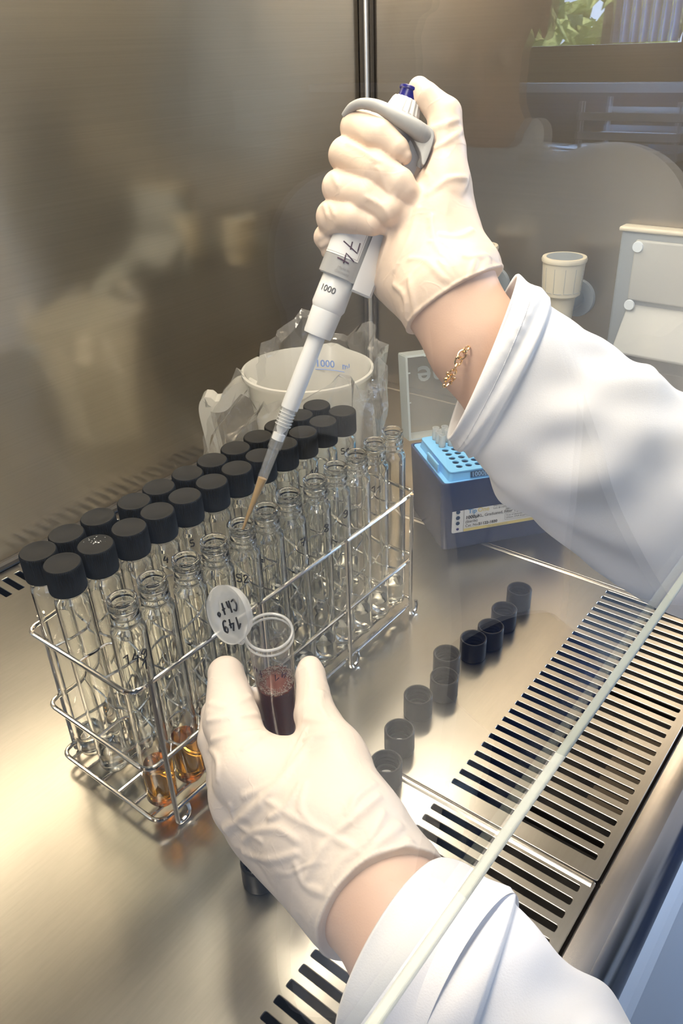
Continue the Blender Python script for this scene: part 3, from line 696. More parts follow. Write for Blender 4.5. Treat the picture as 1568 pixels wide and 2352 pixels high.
# ------------------------------------------------------------ loose caps on the tray
def open_cap_mb():
    def wob(r, z, k): return r - (0.0002 if (k % 2 and r > 0.0104 and 0.0015 < z < 0.017) else 0)
    pr = [(0.0001, 0.0), (0.0098, 0.0), (0.0106, 0.0008), (0.0108, 0.0016), (0.0108, 0.0172), (0.0108, 0.0186), (0.0104, 0.0192), (0.0096, 0.0192), (0.0092, 0.0186), (0.0090, 0.0170)]
    for z in (0.0150, 0.0118, 0.0086): pr += [(0.0090, z), (0.0081, z - 0.0008), (0.0081, z - 0.0013), (0.0090, z - 0.0022)]
    return MB().lathe(pr + [(0.0090, 0.0030), (0.0001, 0.0030)], 100, wob=wob)
cps = [((887, 1748), 'nearest the camera, just right of the lower gloved hand'), ((917, 1675), 'second from the near end, right behind the nearest one'), ((960, 1595), 'third from the near end'), ((1020, 1553), 'fourth from the near end, overlapping the fifth'),
       ((1026, 1500), 'fifth from the near end, half behind the fourth'), ((1087, 1465), 'in the middle of the far group'), ((1127, 1438), 'third from the far end'), ((1158, 1398), 'second from the far end'), ((1193, 1352), 'at the far end, nearest the blue tip box'), ((592, 1975), 'alone beneath the lower gloved hand, half hidden')]
for p, l in cps:
    P = G(*p, 0.019)
    c = part('ocap', open_cap_mb, 'screw_cap', M_capopen); c.location = (P[0], P[1], 0.0001); c.rotation_euler = (0, 0, random.random() * 6)
    tag(c, 'loose black cap on the tray, ' + l, 'cap', 'loose screw caps on the tray'); c.name = 'screw_cap'
    l_ = part('liner', lambda: MB().lathe([(0.0060, 0.0034), (0.0058, 0.0040), (0.0048, 0.0040), (0.0046, 0.0034)], 32), 'liner_ring', M_liner); l_.parent = c

# ------------------------------------------------------------ tip box
P0 = np.array([0.5815, 0.3450, 0.0]); e1 = np.array([0.793, -0.609, 0.0]); e1 /= np.linalg.norm(e1); e2 = np.array([-e1[1], e1[0], 0.0])
BXM = Matrix(((e1[0], e2[0], 0, P0[0]), (e1[1], e2[1], 0, P0[1]), (0, 0, 1, 0), (0, 0, 0, 1)))
BL, BW, BH = 0.142, 0.0965, 0.0765
tb = empty('pipette_tip_box', (0, 0, 0), 'navy pipette tip box with light blue insert and open clear lid', 'tip box'); tb.matrix_world = BXM
v = []; f = []
def ring(z, ins): return [(p.x, p.y, z) for p in fillet([(ins, ins, 0), (BL - ins, ins, 0), (BL - ins, BW - ins, 0), (ins, BW - ins, 0)], 0.006, 4)]
rs = [ring(0.0, 0.0035), ring(0.001, 0.003), ring(BH, 0.0), ring(BH, 0.0015), ring(BH - 0.006, 0.002)]
n = len(rs[0]); v = sum(rs, [])
for i in range(len(rs) - 1): f += [(i * n + k, i * n + (k + 1) % n, (i + 1) * n + (k + 1) % n, (i + 1) * n + k) for k in range(n)]
f += [tuple(range(n))[::-1], tuple((len(rs) - 1) * n + k for k in range(n))]
o = mesh_obj('box_body', v, f, M_navy, tb); auto(o, 40)
# insert with 8 rows of holes
GX, GY = 0.0097, 0.0093
holes = []; hc = []
for i in range(12):
    for j in range(8):
        cx = 0.0215 + i * GX + 0.0015; cy_ = 0.0165 + j * GY; hc.append((i, j, cx, cy_))
        holes.append([(cx + 0.0037 * math.cos(a * math.pi / 8), cy_ + 0.0037 * math.sin(a * math.pi / 8)) for a in range(16)])
ins = empty('tip_insert', (0, 0, 0)); ins.parent = tb
ins = plate('tip_insert', rrect(0.010, 0.007, BL - 0.008, BW - 0.007, 0.004), holes, 0, 0.0012, 0.0004, M_lblue, tb, Matrix.Translation((0, 0, BH + 0.0075)))
for o in [x for x in bpy.data.objects if x.name == 'tip_insert' and x.type == 'EMPTY']: bpy.data.objects.remove(o)
ins.name = 'tip_insert'
sk = []
sk += [[(p.x, p.y, BH + 0.0072) for p in fillet([(0.0102, 0.0072, 0), (BL - 0.0082, 0.0072, 0), (BL - 0.0082, BW - 0.0072, 0), (0.0102, BW - 0.0072, 0)], 0.004, 4)]]
sk += [[(p.x, p.y, BH - 0.001) for p in fillet([(0.0085, 0.0055, 0), (BL - 0.0065, 0.0055, 0), (BL - 0.0065, BW - 0.0055, 0), (0.0085, BW - 0.0055, 0)], 0.004, 4)]]
sk += [[(p.x, p.y, BH - 0.0005) for p in fillet([(0.0035, 0.0015, 0), (BL - 0.0015, 0.0015, 0), (BL - 0.0015, BW - 0.0015, 0), (0.0035, BW - 0.0015, 0)], 0.004, 4)]]
sk += [[(x, y, z - 0.003) for x, y, z in sk[-1]]]
n = len(sk[0]); v = sum(sk, []); f = []
for i in range(3): f += [(i * n + k, i * n + (k + 1) % n, (i + 1) * n + (k + 1) % n, (i + 1) * n + k) for k in range(n)]
o = mesh_obj('insert_skirt', v, f, M_lblue, tb); auto(o, 30)
o = MB().box((BL / 2, BW / 2, BH - 0.012), (BL - 0.02, BW - 0.02, 0.001)).build('box_inner', M_hole, tb, smooth=False)
MB().box((0.0052, BW * .42, BH + 0.0045), (0.0022, 0.030, 0.0085)).build('clip', M_lblue, tb, bevel=0.0008)
MB().box((BL - 0.0035, BW * .45, BH + 0.0045), (0.0022, 0.030, 0.0085)).build('clip', M_lblue, tb, bevel=0.0008)
# size mark moulded on the front of the insert
def flat_text(txt, size, M, mat, parent, name, bold=0.0, space=1.0, align='LEFT'):
    v, f = text_mesh(txt, size, bold, align, space); v = [M @ Vector(p) for p in v]
    return mesh_obj(name, v, f, mat, parent, smooth=False)
def FM(x, z, off=0.0, y=0.0, tilt=0.0):   # frame on the box front face: u along x, v up, outward = -y
    inset = 0.003 * (1 - z / BH)
    return Matrix.Translation((x, y + inset - off, z)) @ Matrix.Rotation(math.radians(90), 4, 'X')
SL = Matrix.Translation((0.030, 0.00495, BH + 0.0008)) @ Matrix.Rotation(math.radians(78), 4, 'X')
o = MB().add([(0, 0, 0), (0.0235, 0, 0), (0.0235, 0.0058, 0), (0, 0.0058, 0)], [(0, 1, 2, 3)]).xf(SL @ Matrix.Translation((0, 0, 0.0006))).build('size_mark_field', P_('dark_blue_field', (0.02, 0.07, 0.16), .5), tb, smooth=False, rec=False)
flat_text('1000\u00b5l', 0.0066, SL @ Matrix.Translation((0.0010, 0.0008, 0.0010)), P_('pale_blue_print', (.35, .6, .9), .5), tb, 'size_mark', 0.0)
flat_text('XL', 0.0048, SL @ Matrix.Translation((0.028, 0.0012, 0.0010)), M_hole, tb, 'size_mark')
# paper label
lab = plate('paper_label', rrect(0, 0, 0.0925, 0.0275, 0.002), [], 0, 0.0001, 0, M_labelw, tb, FM(0.0115, 0.0195, 0.0009))
LB = FM(0.0115, 0.0195, 0.0014)
for k, (yy, rr, m) in enumerate([(0.0235, 0.0022, M_hole), (0.0170, 0.0022, M_hole), (0.0108, 0.0021, M_hole), (0.0042, 0.0015, M_blue)]):
    MB().add([(0.0060 + rr * math.cos(a * .2618), yy + rr * math.sin(a * .2618), 0) for a in range(24)], [tuple(range(24))]).xf(LB).build('label_dot', m, lab, smooth=False, rec=False)
MB().add([(0.0125, 0.0004, 0), (0.091, 0.0004, 0), (0.091, 0.0036, 0), (0.0125, 0.0036, 0)], [(0, 1, 2, 3)]).xf(LB).build('label_stripe', M_yellow, lab, smooth=False, rec=False)
MB().add([(0.0120, 0.0004, 0), (0.0123, 0.0004, 0), (0.0123, 0.027, 0), (0.0120, 0.027, 0)], [(0, 1, 2, 3)]).xf(LB).build('label_line', M_print, lab, smooth=False, rec=False)
LT = Matrix.Translation((0, 0, 0.0003)) if False else Matrix.Identity(4)
def lt(txt, x, y, s, mat, bold=0, space=1.0): flat_text(txt, s, LB @ Matrix.Translation((x, y, 0.0001)), mat, lab, 'label_text', bold, space)
lt('Tip', 0.0165, 0.0203, 0.0068, M_bprint, 0.00012); lt('One', 0.0265, 0.0203, 0.0068, M_yellow, 0.00012)
lt('1000\u00b5l', 0.0140, 0.0143, 0.0050, M_ink, 0.00016); lt('XL, Graduated, Filter Tip', 0.0265, 0.0143, 0.0046, M_ink, 0.00003, 0.95)
lt('(Sterile)', 0.0140, 0.0098, 0.0040, M_ink, 0.00003); lt('Cat. No.', 0.0140, 0.0052, 0.0040, M_ink, 0.00003); lt('S1122-1830', 0.0280, 0.0052, 0.0042, M_ink, 0.00013)
lt('Exp.Date: 2017 - 08', 0.0430, 0.0238, 0.0029, M_ink); lt('Lot: B110781N', 0.0430, 0.0207, 0.0029, M_ink); lt('3401', 0.0560, 0.0178, 0.0029, M_ink)
lt('Free of detectable RNase,', 0.0575, 0.0103, 0.0026, M_ink); lt('DNase, DNA & pyrogens', 0.0575, 0.0075, 0.0026, M_ink)
lt('www.starlabgroup.com', 0.0370, 0.0012, 0.0024, M_printg)
fr = rrect(0.0560, 0.0060, 0.0900, 0.0132, 0.0012); pts = [LB @ Vector((x, y, 0.0002)) for x, y in fr]
MB().tube(pts, 0.0001, 4, closed=True).build('label_box', M_print, lab)
MB().add([(0.0745, 0.0225, 0), (0.0905, 0.0225, 0), (0.0905, 0.0265, 0), (0.0745, 0.0265, 0)], [(0, 1, 2, 3)]).xf(LB @ Matrix.Translation((0, 0, 0))).build('label_emblem', M_bprint, lab, smooth=False, rec=False)
MB().add([(0.0745, 0.0215, 0), (0.0905, 0.0215, 0), (0.0840, 0.0235, 0)], [(0, 1, 2)]).xf(LB @ Matrix.Translation((0, 0, 0.0001))).build('label_emblem', M_yellow, lab, smooth=False, rec=False)
# open lid
LM = Matrix.Translation((0, BW + 0.002, BH + 0.002)) @ Matrix.Rotation(math.radians(-10), 4, 'X')
lid = empty('lid_pivot'); bpy.data.objects.remove(lid)
LHt, LD, th = 0.088, 0.024, 0.0013
lo_ = MB().box((BL / 2 + .001, LD, LHt / 2), (BL, th, LHt)).xf(LM).build('lid', M_lid, tb, smooth=False)
mb = MB(); 
mb.box((0.0015, LD / 2, LHt / 2), (0.0022, LD, LHt)); mb.box((BL + .0005, LD / 2, LHt / 2), (0.0022, LD, LHt)); mb.box((BL / 2 + .001, LD / 2, LHt), (BL, LD, 0.0022)); mb.box((BL / 2 + .001, LD / 2, 0.001), (BL, LD, 0.002))
mb.box((0.0250, 0.002, LHt), (0.010, 0.006, 0.003)); mb.box((0.003, 0.004, LHt * .8), (0.006, 0.0012, 0.0012)); mb.box((0.003, 0.004, LHt * .45), (0.005, 0.0012, 0.0012))
mb.xf(LM).build('lid_rim', M_lidedge, tb, smooth=False)
vv, ff = text_mesh('TipOne', 0.034, 0.0004, 'LEFT')
Mt = LM @ Matrix.Translation((0.126, LD - 0.0012, 0.072)) @ Matrix.Rotation(math.radians(90), 4, 'X') @ Matrix.Rotation(math.pi, 4, 'Z')
mesh_obj('embossed_lettering', [Mt @ Vector(p) for p in vv], ff, M_lidedge, lo_, smooth=False)
# filter tips standing in the insert
tp = None
for (i, j, cx, cy_) in hc:
    if j < 5 or i > 4 or (j == 5 and i > 2): continue
    t = empty('filter_tip', (0, 0, 0), 'frosted filter tip standing in the holes of the light blue insert', 'pipette tip', 'filter tips in the blue insert')
    t.location = BXM @ Vector((cx, cy_, BH + 0.0085))
    part('tipsh', lambda: MB().lathe([(0.0026, -0.030), (0.0030, -0.002), (0.0031, 0.001), (0.0036, 0.0015), (0.0036, 0.0130), (0.0030, 0.0130), (0.0029, 0.002), (0.0020, -0.030)], 20), 'tip_shell', M_tipcol).parent = t
    part('tipfi', lambda: MB().lathe([(0.0001, -0.004), (0.0027, -0.004), (0.0028, 0.0025), (0.0001, 0.0025)], 16), 'filter_plug', M_filter).parent = t

# ------------------------------------------------------------ measuring jug in its bag
JC = G(706, 848, 0.160); JC = Vector((JC[0], JC[1], 0.0))
left = Vector((-R[0][0], -R[0][1], 0)).normalized(); back = Vector((-left.y, left.x, 0)); 
if back.dot(Vector((R[2][0], R[2][1], 0))) < 0: back = -back
JM = Matrix(((left.x, back.x, 0, JC.x), (left.y, back.y, 0, JC.y), (0, 0, 1, 0), (0, 0, 0, 1)))
jug = empty('measuring_jug', (0, 0, 0), 'milky plastic measuring jug with handle, wrapped in a clear bag behind the tube rack', 'measuring jug'); jug.matrix_world = JM
def spout(r, z, k):
    a = 2 * math.pi * k / 64; d = abs(math.atan2(math.sin(a - 1.9), math.cos(a - 1.9)))
    return r + max(0, 1 - d / 0.45) ** 2 * 0.016 * max(0, (z - 0.12) / 0.04)
MB().lathe([(0.0001, 0.0015), (0.046, 0.0015), (0.050, 0.004), (0.0565, 0.118), (0.0580, 0.122), (0.0640, 0.156), (0.0665, 0.158), (0.0665, 0.1615), (0.0640, 0.162), (0.0622, 0.158), (0.0562, 0.122), (0.0485, 0.005), (0.0001, 0.004)], 64, wob=spout).build('jug_body', M_jug, jug, sharp=60)
hp = [(0.056, 0, 0.140), (0.068, 0, 0.146), (0.078, 0, 0.138), (0.087, 0, 0.128), (0.097, 0, 0.127), (0.103, 0, 0.132), (0.1065, 0, 0.122), (0.104, 0, 0.095), (0.100, 0, 0.060), (0.094, 0, 0.035), (0.080, 0, 0.024), (0.050, 0, 0.022)]
pts = spline(hp, 5); mb = MB(); v = []; f = []
for i, p in enumerate(pts):
    t = (pts[min(i + 1, len(pts) - 1)] - pts[max(i - 1, 0)]).normalized(); nn = Vector((t.z, 0, -t.x))
    for a, b in ((-.006, -.0105), (.006, -.0105), (.006, -.0085), (.0015, -.0070), (.0015, .0070), (.006, .0085), (.006, .0105), (-.006, .0105)): v.append(p + nn * a + Vector((0, b, 0)))
for i in range(len(pts) - 1): f += [(i * 8 + k, i * 8 + (k + 1) % 8, (i + 1) * 8 + (k + 1) % 8, (i + 1) * 8 + k) for k in range(8)]
o = recalc(mesh_obj('handle', v, f, M_jug, jug)); auto(o, 40)
# scale print on the far inner side
def jmap(u, v):
    an = math.atan2(1, 0) + 0.42 - u / 0.060; rr = 0.0600; return (rr * math.cos(an), rr * math.sin(an), 0.141 + v)
vv, ff = text_mesh('1000   ml', 0.011, 0.0002)
mesh_obj('scale_print', [jmap(-p[0] + 0.020, p[1]) for p in vv], ff, M_jugblue, jug, smooth=False)
mb = MB()
for z, w_ in ((-0.003, 0.042), (-0.008, 0.015), (-0.013, 0.015)):
    pp = [jmap(-0.022 + w_ * k / 10, z) for k in range(11)]; mb.tube(pp, 0.0005, 4)
mb.build('scale_print', M_jugblue, jug)
# crumpled bag
def bag():
    rnd = random.Random(11); NA, rows = 54, 15; v = []; f = []
    ph = [rnd.uniform(0, 6.28) for _ in range(12)]
    for j in range(rows):
        t = j / (rows - 1); z = 0.003 + t * 0.176
        for k in range(NA):
            a = 2 * math.pi * k / NA; c, s = math.cos(a), math.sin(a)
            # superellipse hull around jug body (centre 0) and handle (towards +x)
            rx = 0.125 - 0.030 * t if c > 0 else 0.078 - 0.004 * t; ry = 0.078 - 0.004 * t
            if c > 0: rx -= 0.030 * max(0, t - .62) / .38
            e = 0.80; x = rx * math.copysign(abs(c) ** e, c); y = ry * math.copysign(abs(s) ** e, s)
            if c > 0: y *= 1 - 0.42 * (c ** 2)
            cr = 0.0055 * math.sin(9 * a + ph[0] + 3.1 * t) * math.sin(5 * a - 4 * t + ph[1]) + 0.004 * math.sin(17 * a + 7 * t + ph[2]) * (0.3 + t) + rnd.uniform(-.0012, .0012)
            sc_ = 1 + cr / 0.08
            zz = z + (0.010 * math.sin(4 * a + ph[3]) + 0.007 * math.sin(7 * a + ph[4]) + rnd.uniform(-.003, .003) + 0.014 * (y / 0.08) - 0.022 * max(0, c) - .004) * max(0, t - .55) / .45
            v.append((x * sc_, y * sc_, zz))
    for j in range(rows - 1):
        for k in range(NA):
            k2 = (k + 1) % NA; a, b, c_, d = j * NA + k, j * NA + k2, (j + 1) * NA + k2, (j + 1) * NA + k
            f += [(a, b, c_), (a, c_, d)] if (k + j) % 2 else [(a, b, d), (b, c_, d)]
    # loose mouth folded inwards
    top = (rows - 1) * NA; n0 = len(v)
    for k in range(NA):
        p = Vector(v[top + k]); v.append((p.x * 0.90, p.y * 0.90, p.z - 0.010 + 0.006 * math.sin(6 * k)))
    for k in range(NA):
        k2 = (k + 1) % NA; f += [(top + k, top + k2, n0 + k2), (top + k, n0 + k2, n0 + k)]
    return v, f
v, f = bag(); bg_ = mesh_obj('plastic_bag', v, f, M_bag, None); bg_.data.set_sharp_from_angle(angle=math.radians(22)); bg_.matrix_world = JM
tag(bg_, 'clear crumpled plastic bag wrapped around the milky measuring jug', 'plastic bag')

# ------------------------------------------------------------ fittings on the side wall
def valve(px, py, label):
    P = on_plane(px, py, (1, 0, 0), (0.888, 0, 0)); P = Vector(P)
    t = empty('gas_valve', P, label, 'valve', 'gas valves on the side wall')
    MB().lathe([(0.0001, -0.034), (0.0150, -0.034), (0.0165, -0.010), (0.0205, -0.0065), (0.0215, -0.006), (0.0238, 0.030), (0.0250, 0.031), (0.0255, 0.0335), (0.0245, 0.0360), (0.0205, 0.0362), (0.0200, 0.0352), (0.0001, 0.0352)], 48).build('knob', M_cream, t)
    MB().lathe([(0.0001, 0.0354), (0.0200, 0.0354), (0.0198, 0.0362), (0.0001, 0.0362)], 40).build('knob_cap', M_bluegrey, t)
    mb = MB()
    for k in range(12):
        a = k * math.pi / 6; b = a + math.pi / 6 * .82
        pts = [((r + .0001) * math.cos(q), (r + .0001) * math.sin(q), z) for q, r, z in ((a, .0234, .026), (a, .0220, 0.0), (a, .0219, -.0015), ((a + b) / 2, .0219, -.0018), (b, .0219, -.0015))]
        mb.tube(pts, 0.00035, 5)
    mb.build('grip_lines', M_greylid, t)
    m = Matrix.Rotation(math.radians(90), 4, 'Y')
    MB().lathe([(0.012, 0.002), (0.011, 0.044), (0.022, 0.0445), (0.0228, 0.0470), (0.0228, 0.0495), (0.0001, 0.0495)], 36).xf(Matrix.Translation((0, 0, -0.022)) @ m).build('wall_plate', M_bluegrey, t)
valve(1289, 662, 'cream gas valve on a grey wall plate, standing clear above the white sleeve')
valve(1093, 632, 'cream gas valve on the side wall almost hidden behind the upper glove')
so = empty('socket_unit', (XR, 0.26, 0.18), 'blue-grey double socket unit with flip lids on the far side wall', 'socket')
def sk_(o): o.parent = so; o.matrix_parent_inverse = Matrix.Translation((-XR, -0.26, -0.18)); return o
sk_(MB().box((XR - 0.010, 0.262, 0.178), (0.018, 0.132, 0.150)).build('housing', M_bluegrey, bevel=0.004))
sk_(MB().box((XR - 0.012, 0.262, 0.2545), (0.020, 0.136, 0.005)).build('top_strip', M_cream, bevel=0.002))
sk_(MB().box((XR - 0.022, 0.256, 0.2120), (0.006, 0.106, 0.066)).build('flip_lid', M_greylid, bevel=0.0025))
sk_(MB().box((XR - 0.034, 0.256, 0.1500), (0.005, 0.106, 0.062), Matrix.Rotation(math.radians(38), 3, 'Y')).build('flip_lid', M_greylid, bevel=0.002))
sk_(MB().box((XR - 0.022, 0.256, 0.1280), (0.004, 0.098, 0.055)).build('socket_face', M_dark, bevel=0.002))
for y, z in ((0.305, 0.238), (0.305, 0.174)):
    sk_(MB().lathe([(0.0001, 0), (0.006, 0), (0.0055, 0.002), (0.0001, 0.002)], 20).xf(Matrix.Translation((XR - 0.0250, y, z)) @ Matrix.Rotation(math.radians(-90), 4, 'Y')).build('hinge_cap', M_trayw))
sk_(MB().box((XR - 0.030, 0.212, 0.135), (0.012, 0.010, 0.05)).build('latch', M_trayw, bevel=0.003))

# ------------------------------------------------------------ pipette
T0 = Vector(G(553, 1228, 0.1715)); T1 = Vector(W(946, 203, 0.450))
zx = (T1 - T0).normalized(); PLEN = (T1 - T0).length
xx = Vector(R[0]); xx = (xx - zx * xx.dot(zx)).normalized(); yx = zx.cross(xx)       # y points away from the viewer
PM = Matrix(((xx.x, yx.x, zx.x, T0.x), (xx.y, yx.y, zx.y, T0.y), (xx.z, yx.z, zx.z, T0.z), (0, 0, 0, 1)))
def s_at(py):
    a, b = -0.05, PLEN + 0.05
    for _ in range(50):
        m = (a + b) / 2; q = R @ (np.array(T0 + zx * m) - CAM); y = 1176 + F * q[1] / q[2]
        if y > py: a = m
        else: b = m
    return (a + b) / 2
def rpx(hw, py): return hw * depth_of(T0 + zx * s_at(py)) / F
pip = empty('pipette', (0, 0, 0), 'white and grey single-channel pipette with blue button held in the upper gloved hand', 'pipette'); pip.matrix_world = PM
s940 = s_at(938)
tip = MB().lathe([(0.0005, 0.0), (0.0008, 0.001), (0.0022, s_at(1140)), (rpx(11.5, 1100), s_at(1100)), (rpx(13, 1032), s_at(1032)), (rpx(15.5, 1028), s_at(1030)), (rpx(16.5, 1000), s_at(1000)), (rpx(18.5, 945), s_at(945)), (0.0056, s940),
                  (0.0048, s940), (0.0042, s_at(1000)), (0.0031, s_at(1032)), (0.0026, s_at(1100)), (0.0003, 0.001)], 32).build('filter_tip', M_tipclear, pip)
mb = MB()
for y_ in (948, 955, 962, 969, 976): mb.tube([(rpx(18.2, y_) * math.cos(a * .314), rpx(18.2, y_) * math.sin(a * .314), s_at(y_)) for a in range(20)], 0.0004, 5, closed=True)
mb.build('grip_rings', M_tipcol, tip)
MB().lathe([(0.0001, s_at(1222)), (0.0006, s_at(1222)), (0.0020, s_at(1140)), (0.0028, s_at(1098)), (0.0001, s_at(1096))], 24).build('sample_liquid', M_tan, tip)
MB().lathe([(0.0001, s_at(1010)), (0.0038, s_at(1010)), (0.0039, s_at(996)), (0.0001, s_at(996))], 24).build('filter_plug', M_filter, tip)
MB().lathe([(0.0010, s_at(1000)), (0.0034, s_at(985)), (0.0042, s940), (0.0052, s940 - .0002), (0.0054, s940 + .0006), (rpx(20, 770), s_at(775)), (rpx(19.5, 765), s_at(765))], 40).build('tip_cone', M_pipw, pip)
MB().lathe([(0.005, s_at(772)), (rpx(32, 770), s_at(771)), (rpx(33.5, 765), s_at(766)), (rpx(35.5, 712), s_at(716)), (rpx(35.5, 712), s_at(713)), (0.009, s_at(711))], 48).build('lower_collar', M_pipw, pip)
c2 = MB().lathe([(0.009, s_at(712)), (rpx(35.5, 712), s_at(713)), (rpx(39.5, 705), s_at(704)), (rpx(38.5, 650), s_at(640)), (0.008, s_at(630))], 48).build('upper_collar', M_pipw, pip)
sb, st = s_at(640), s_at(262)
MB().lathe([(0.0108, sb + .0005), (0.0121, sb), (0.0127, sb + .0012), (0.0127, s_at(400)), (0.0118, s_at(300)), (0.0102, st), (0.006, st + .001)], 56).build('barrel', M_pipg2, pip)
def shell(name, a0, a1, z0, z1, r, mat, parent, rc=0.0, n=20):
    v = []; f = []; P = []
    for rr in (r, r - 0.0006):
        for z in (z0, z1):
            for k in range(n + 1):
                a = a0 + (a1 - a0) * k / n; v.append((rr * math.sin(a), -rr * math.cos(a), z))
    m = n + 1
    for k in range(n): f += [(k, k + 1, m + k + 1, m + k)]
    for k in range(n): f += [(k, 2 * m + k, 2 * m + k + 1, k + 1), (m + k, m + k + 1, 3 * m + k + 1, 3 * m + k)]
    f += [(0, m, 3 * m, 2 * m), (n, 2 * m + n, 3 * m + n, m + n)]
    o = recalc(mesh_obj(name, v, f, mat, parent)); auto(o, 30); return o
D2 = math.radians
shell('grey_collar', D2(-110), D2(60), sb + .0005, s_at(598), 0.0130, M_pipg, pip)
shell('grey_stripe', D2(33), D2(52), s_at(598), s_at(330), 0.0130, M_pipg, pip)
shell('window_label', D2(-75), D2(32), s_at(596), s_at(330), 0.0132, M_labelw, pip)
fr = [(0.01325 * math.sin(a), -0.01325 * math.cos(a), z) for a, z in [(D2(-70 + 98 * k / 12), s_at(592)) for k in range(13)] + [(D2(28), s_at(592 - 8 * k)) for k in range(20)]]
MB().tube(fr, 0.00012, 4).build('label_line', M_printg, pip)
# ejector bar along the right side
v = []; f = []; sec = [(0.0094, -0.0112), (0.0125, -0.0106), (0.0205, -0.0060), (0.0218, -0.0040), (0.0218, 0.0060), (0.0200, 0.0085), (0.0085, 0.0105)]
for z, k in ((sb - .0040, .90), (sb - .0030, 1.0), (s_at(480), 1.0), (s_at(380), .86), (s_at(330), .72), (s_at(300), .62)):
    v += [(0.0085 + (x - 0.0085) * k, y * k, z) for x, y in sec]
n = len(sec)
for i in range(5): f += [(i * n + k, i * n + (k + 1) % n, (i + 1) * n + (k + 1) % n, (i + 1) * n + k) for k in range(n)]
f += [tuple(range(n)), tuple(5 * n + k for k in range(n))]
o = recalc(mesh_obj('ejector_bar', v, f, M_pipw, pip)); auto(o, 25)
ds = []
for a, b, m_, p_, sp in ((0, 0, 0, 0, 0),): pass
cm = MB().lathe([(0.0066, s_at(272)), (0.0100, s_at(268)), (0.0094, s_at(258)), (0.0080, s_at(236)), (0.0074, s_at(231)), (0.003, s_at(231))], 72, wob=lambda r, z, k: r * (1 + (0.07 if (k % 4) < 2 else 0))).build('ribbed_crown', M_pipw, pip)
MB().lathe([(0.0058, s_at(240)), (0.0058, s_at(218)), (0.0059, s_at(213)), (0.0068, s_at(211)), (0.0069, s_at(206)), (0.0062, s_at(204)), (0.0001, s_at(205.5))], 40).build('plunger_button', M_blue, pip)
PMi = PM.inverted()
def loc(px, py, d): return PMi @ Vector(W(px, py, d))
hk = [(962, 385, .451), (983, 338, .446), (962, 302, .4395), (915, 272, .4375), (872, 246, .4385), (835, 238, .4425), (808, 246, .4470), (789, 266, .4515)]
hr = [.0016, .0040, .0050, .0042, .0034, .0029, .0025, .0015]
pts = spline([loc(*h) for h in hk], 5); rr = [np.interp(i / 5, range(8), hr) for i in range(len(pts))]
hook = MB().tube(pts, rr, 16).build('finger_hook', M_pipg, pip)
poly = [(924, 268), (950, 270), (978, 284), (997, 303), (992, 335), (977, 374), (969, 377), (965, 350), (948, 318), (929, 290)]
pf = [loc(x, y, .4385 + .0030 * abs(i - 3) / 6) for i, (x, y) in enumerate(poly)]; pf = spline(pf, 3, closed=True); n = len(pf)
v = [tuple(p) for p in pf] + [tuple(p + Vector((0, 0.014, 0))) for p in pf]
hb = recalc(mesh_obj('hook_band', v, [tuple(range(n)), tuple(range(n, 2 * n))[::-1]] + [(k, (k + 1) % n, n + (k + 1) % n, n + k) for k in range(n)], M_pipg, pip)); 
bm = bmesh.new(); bm.from_mesh(hb.data); es = [e for e in bm.edges if len(e.link_faces) == 2 and e.calc_face_angle(0) > 1.0]
bmesh.ops.bevel(bm, geom=es, offset=0.0011, segments=3, profile=0.5, affect='EDGES', clamp_overlap=True); bm.to_mesh(hb.data); bm.free(); auto(hb, 40)
def curved(txt, size, a0, s0, r, mat, parent, name, bold=0.0):
    v, f = text_mesh(txt, size, bold); o = mesh_obj(name, [(r * math.sin(a0 + p[0] / r), -r * math.cos(a0 + p[0] / r), s0 + p[1]) for p in v], f, mat, parent, smooth=False); return o
curved('1000', 0.0052, D2(-52), s_at(676), rpx(39.5, 676) + .0001, M_print, c2, 'volume_print', 0.00005)
curved('Made in', 0.0024, D2(-14), s_at(622), 0.01312, M_printg, pip, 'maker_print'); curved('Germany', 0.0024, D2(-18), s_at(631), 0.01312, M_printg, pip, 'maker_print')
ink('74', 0.0098, lambda u, v: (0.01335 * math.sin(D2(-22) + v / 0.0133), -0.01335 * math.cos(D2(-22) + v / 0.0133), s_at(556) - u), 0.0004, mat=M_inkb, parent=pip, adv=.8)

# ------------------------------------------------------------ sample cup in the lower hand
C0 = Vector(W(617, 1450, 0.432)); C1 = Vector(W(650, 1690, 0.500)); cz = (C0 - C1).normalized(); CL = (C0 - C1).length
cx_ = Vector(R[0]); cx_ = (cx_ - cz * cx_.dot(cz)).normalized(); cyv = cz.cross(cx_)
CM = Matrix(((cx_.x, cyv.x, cz.x, C1.x), (cx_.y, cyv.y, cz.y, C1.y), (cx_.z, cyv.z, cz.z, C1.z), (0, 0, 0, 1)))
cup = empty('sample_cup', (0, 0, 0), 'clear flip-lid sample cup of dark brown liquid held in the lower gloved hand', 'sample cup'); cup.matrix_world = CM
def rc(z): return 0.0098 + 0.0030 * (z / CL)
MB().lathe([(0.0001, 0), (0.0085, 0), (0.0098, 0.0012), (rc(CL * .9), CL * .9), (0.0127, CL - .0050), (0.0127, CL - .0042), (0.0134, CL - .0040), (0.0136, CL - 0.0010), (0.0130, CL), (0.0121, CL), (0.0119, CL - .004), (rc(CL * .9) - .0009, CL * .9), (0.0089, .0015), (0.0001, .001)], 56).build('cup_body', M_clearp, cup)
mb = MB()
for z_, r_, t_ in ((CL - .0004, .0127, .0008), (CL - .0046, .0130, .0006)): mb.tube([(r_ * math.cos(a * .1309), r_ * math.sin(a * .1309), z_) for a in range(48)], t_, 8, closed=True)
mb.build('cup_rim', M_milky, cup)
LZ = CL * 0.56
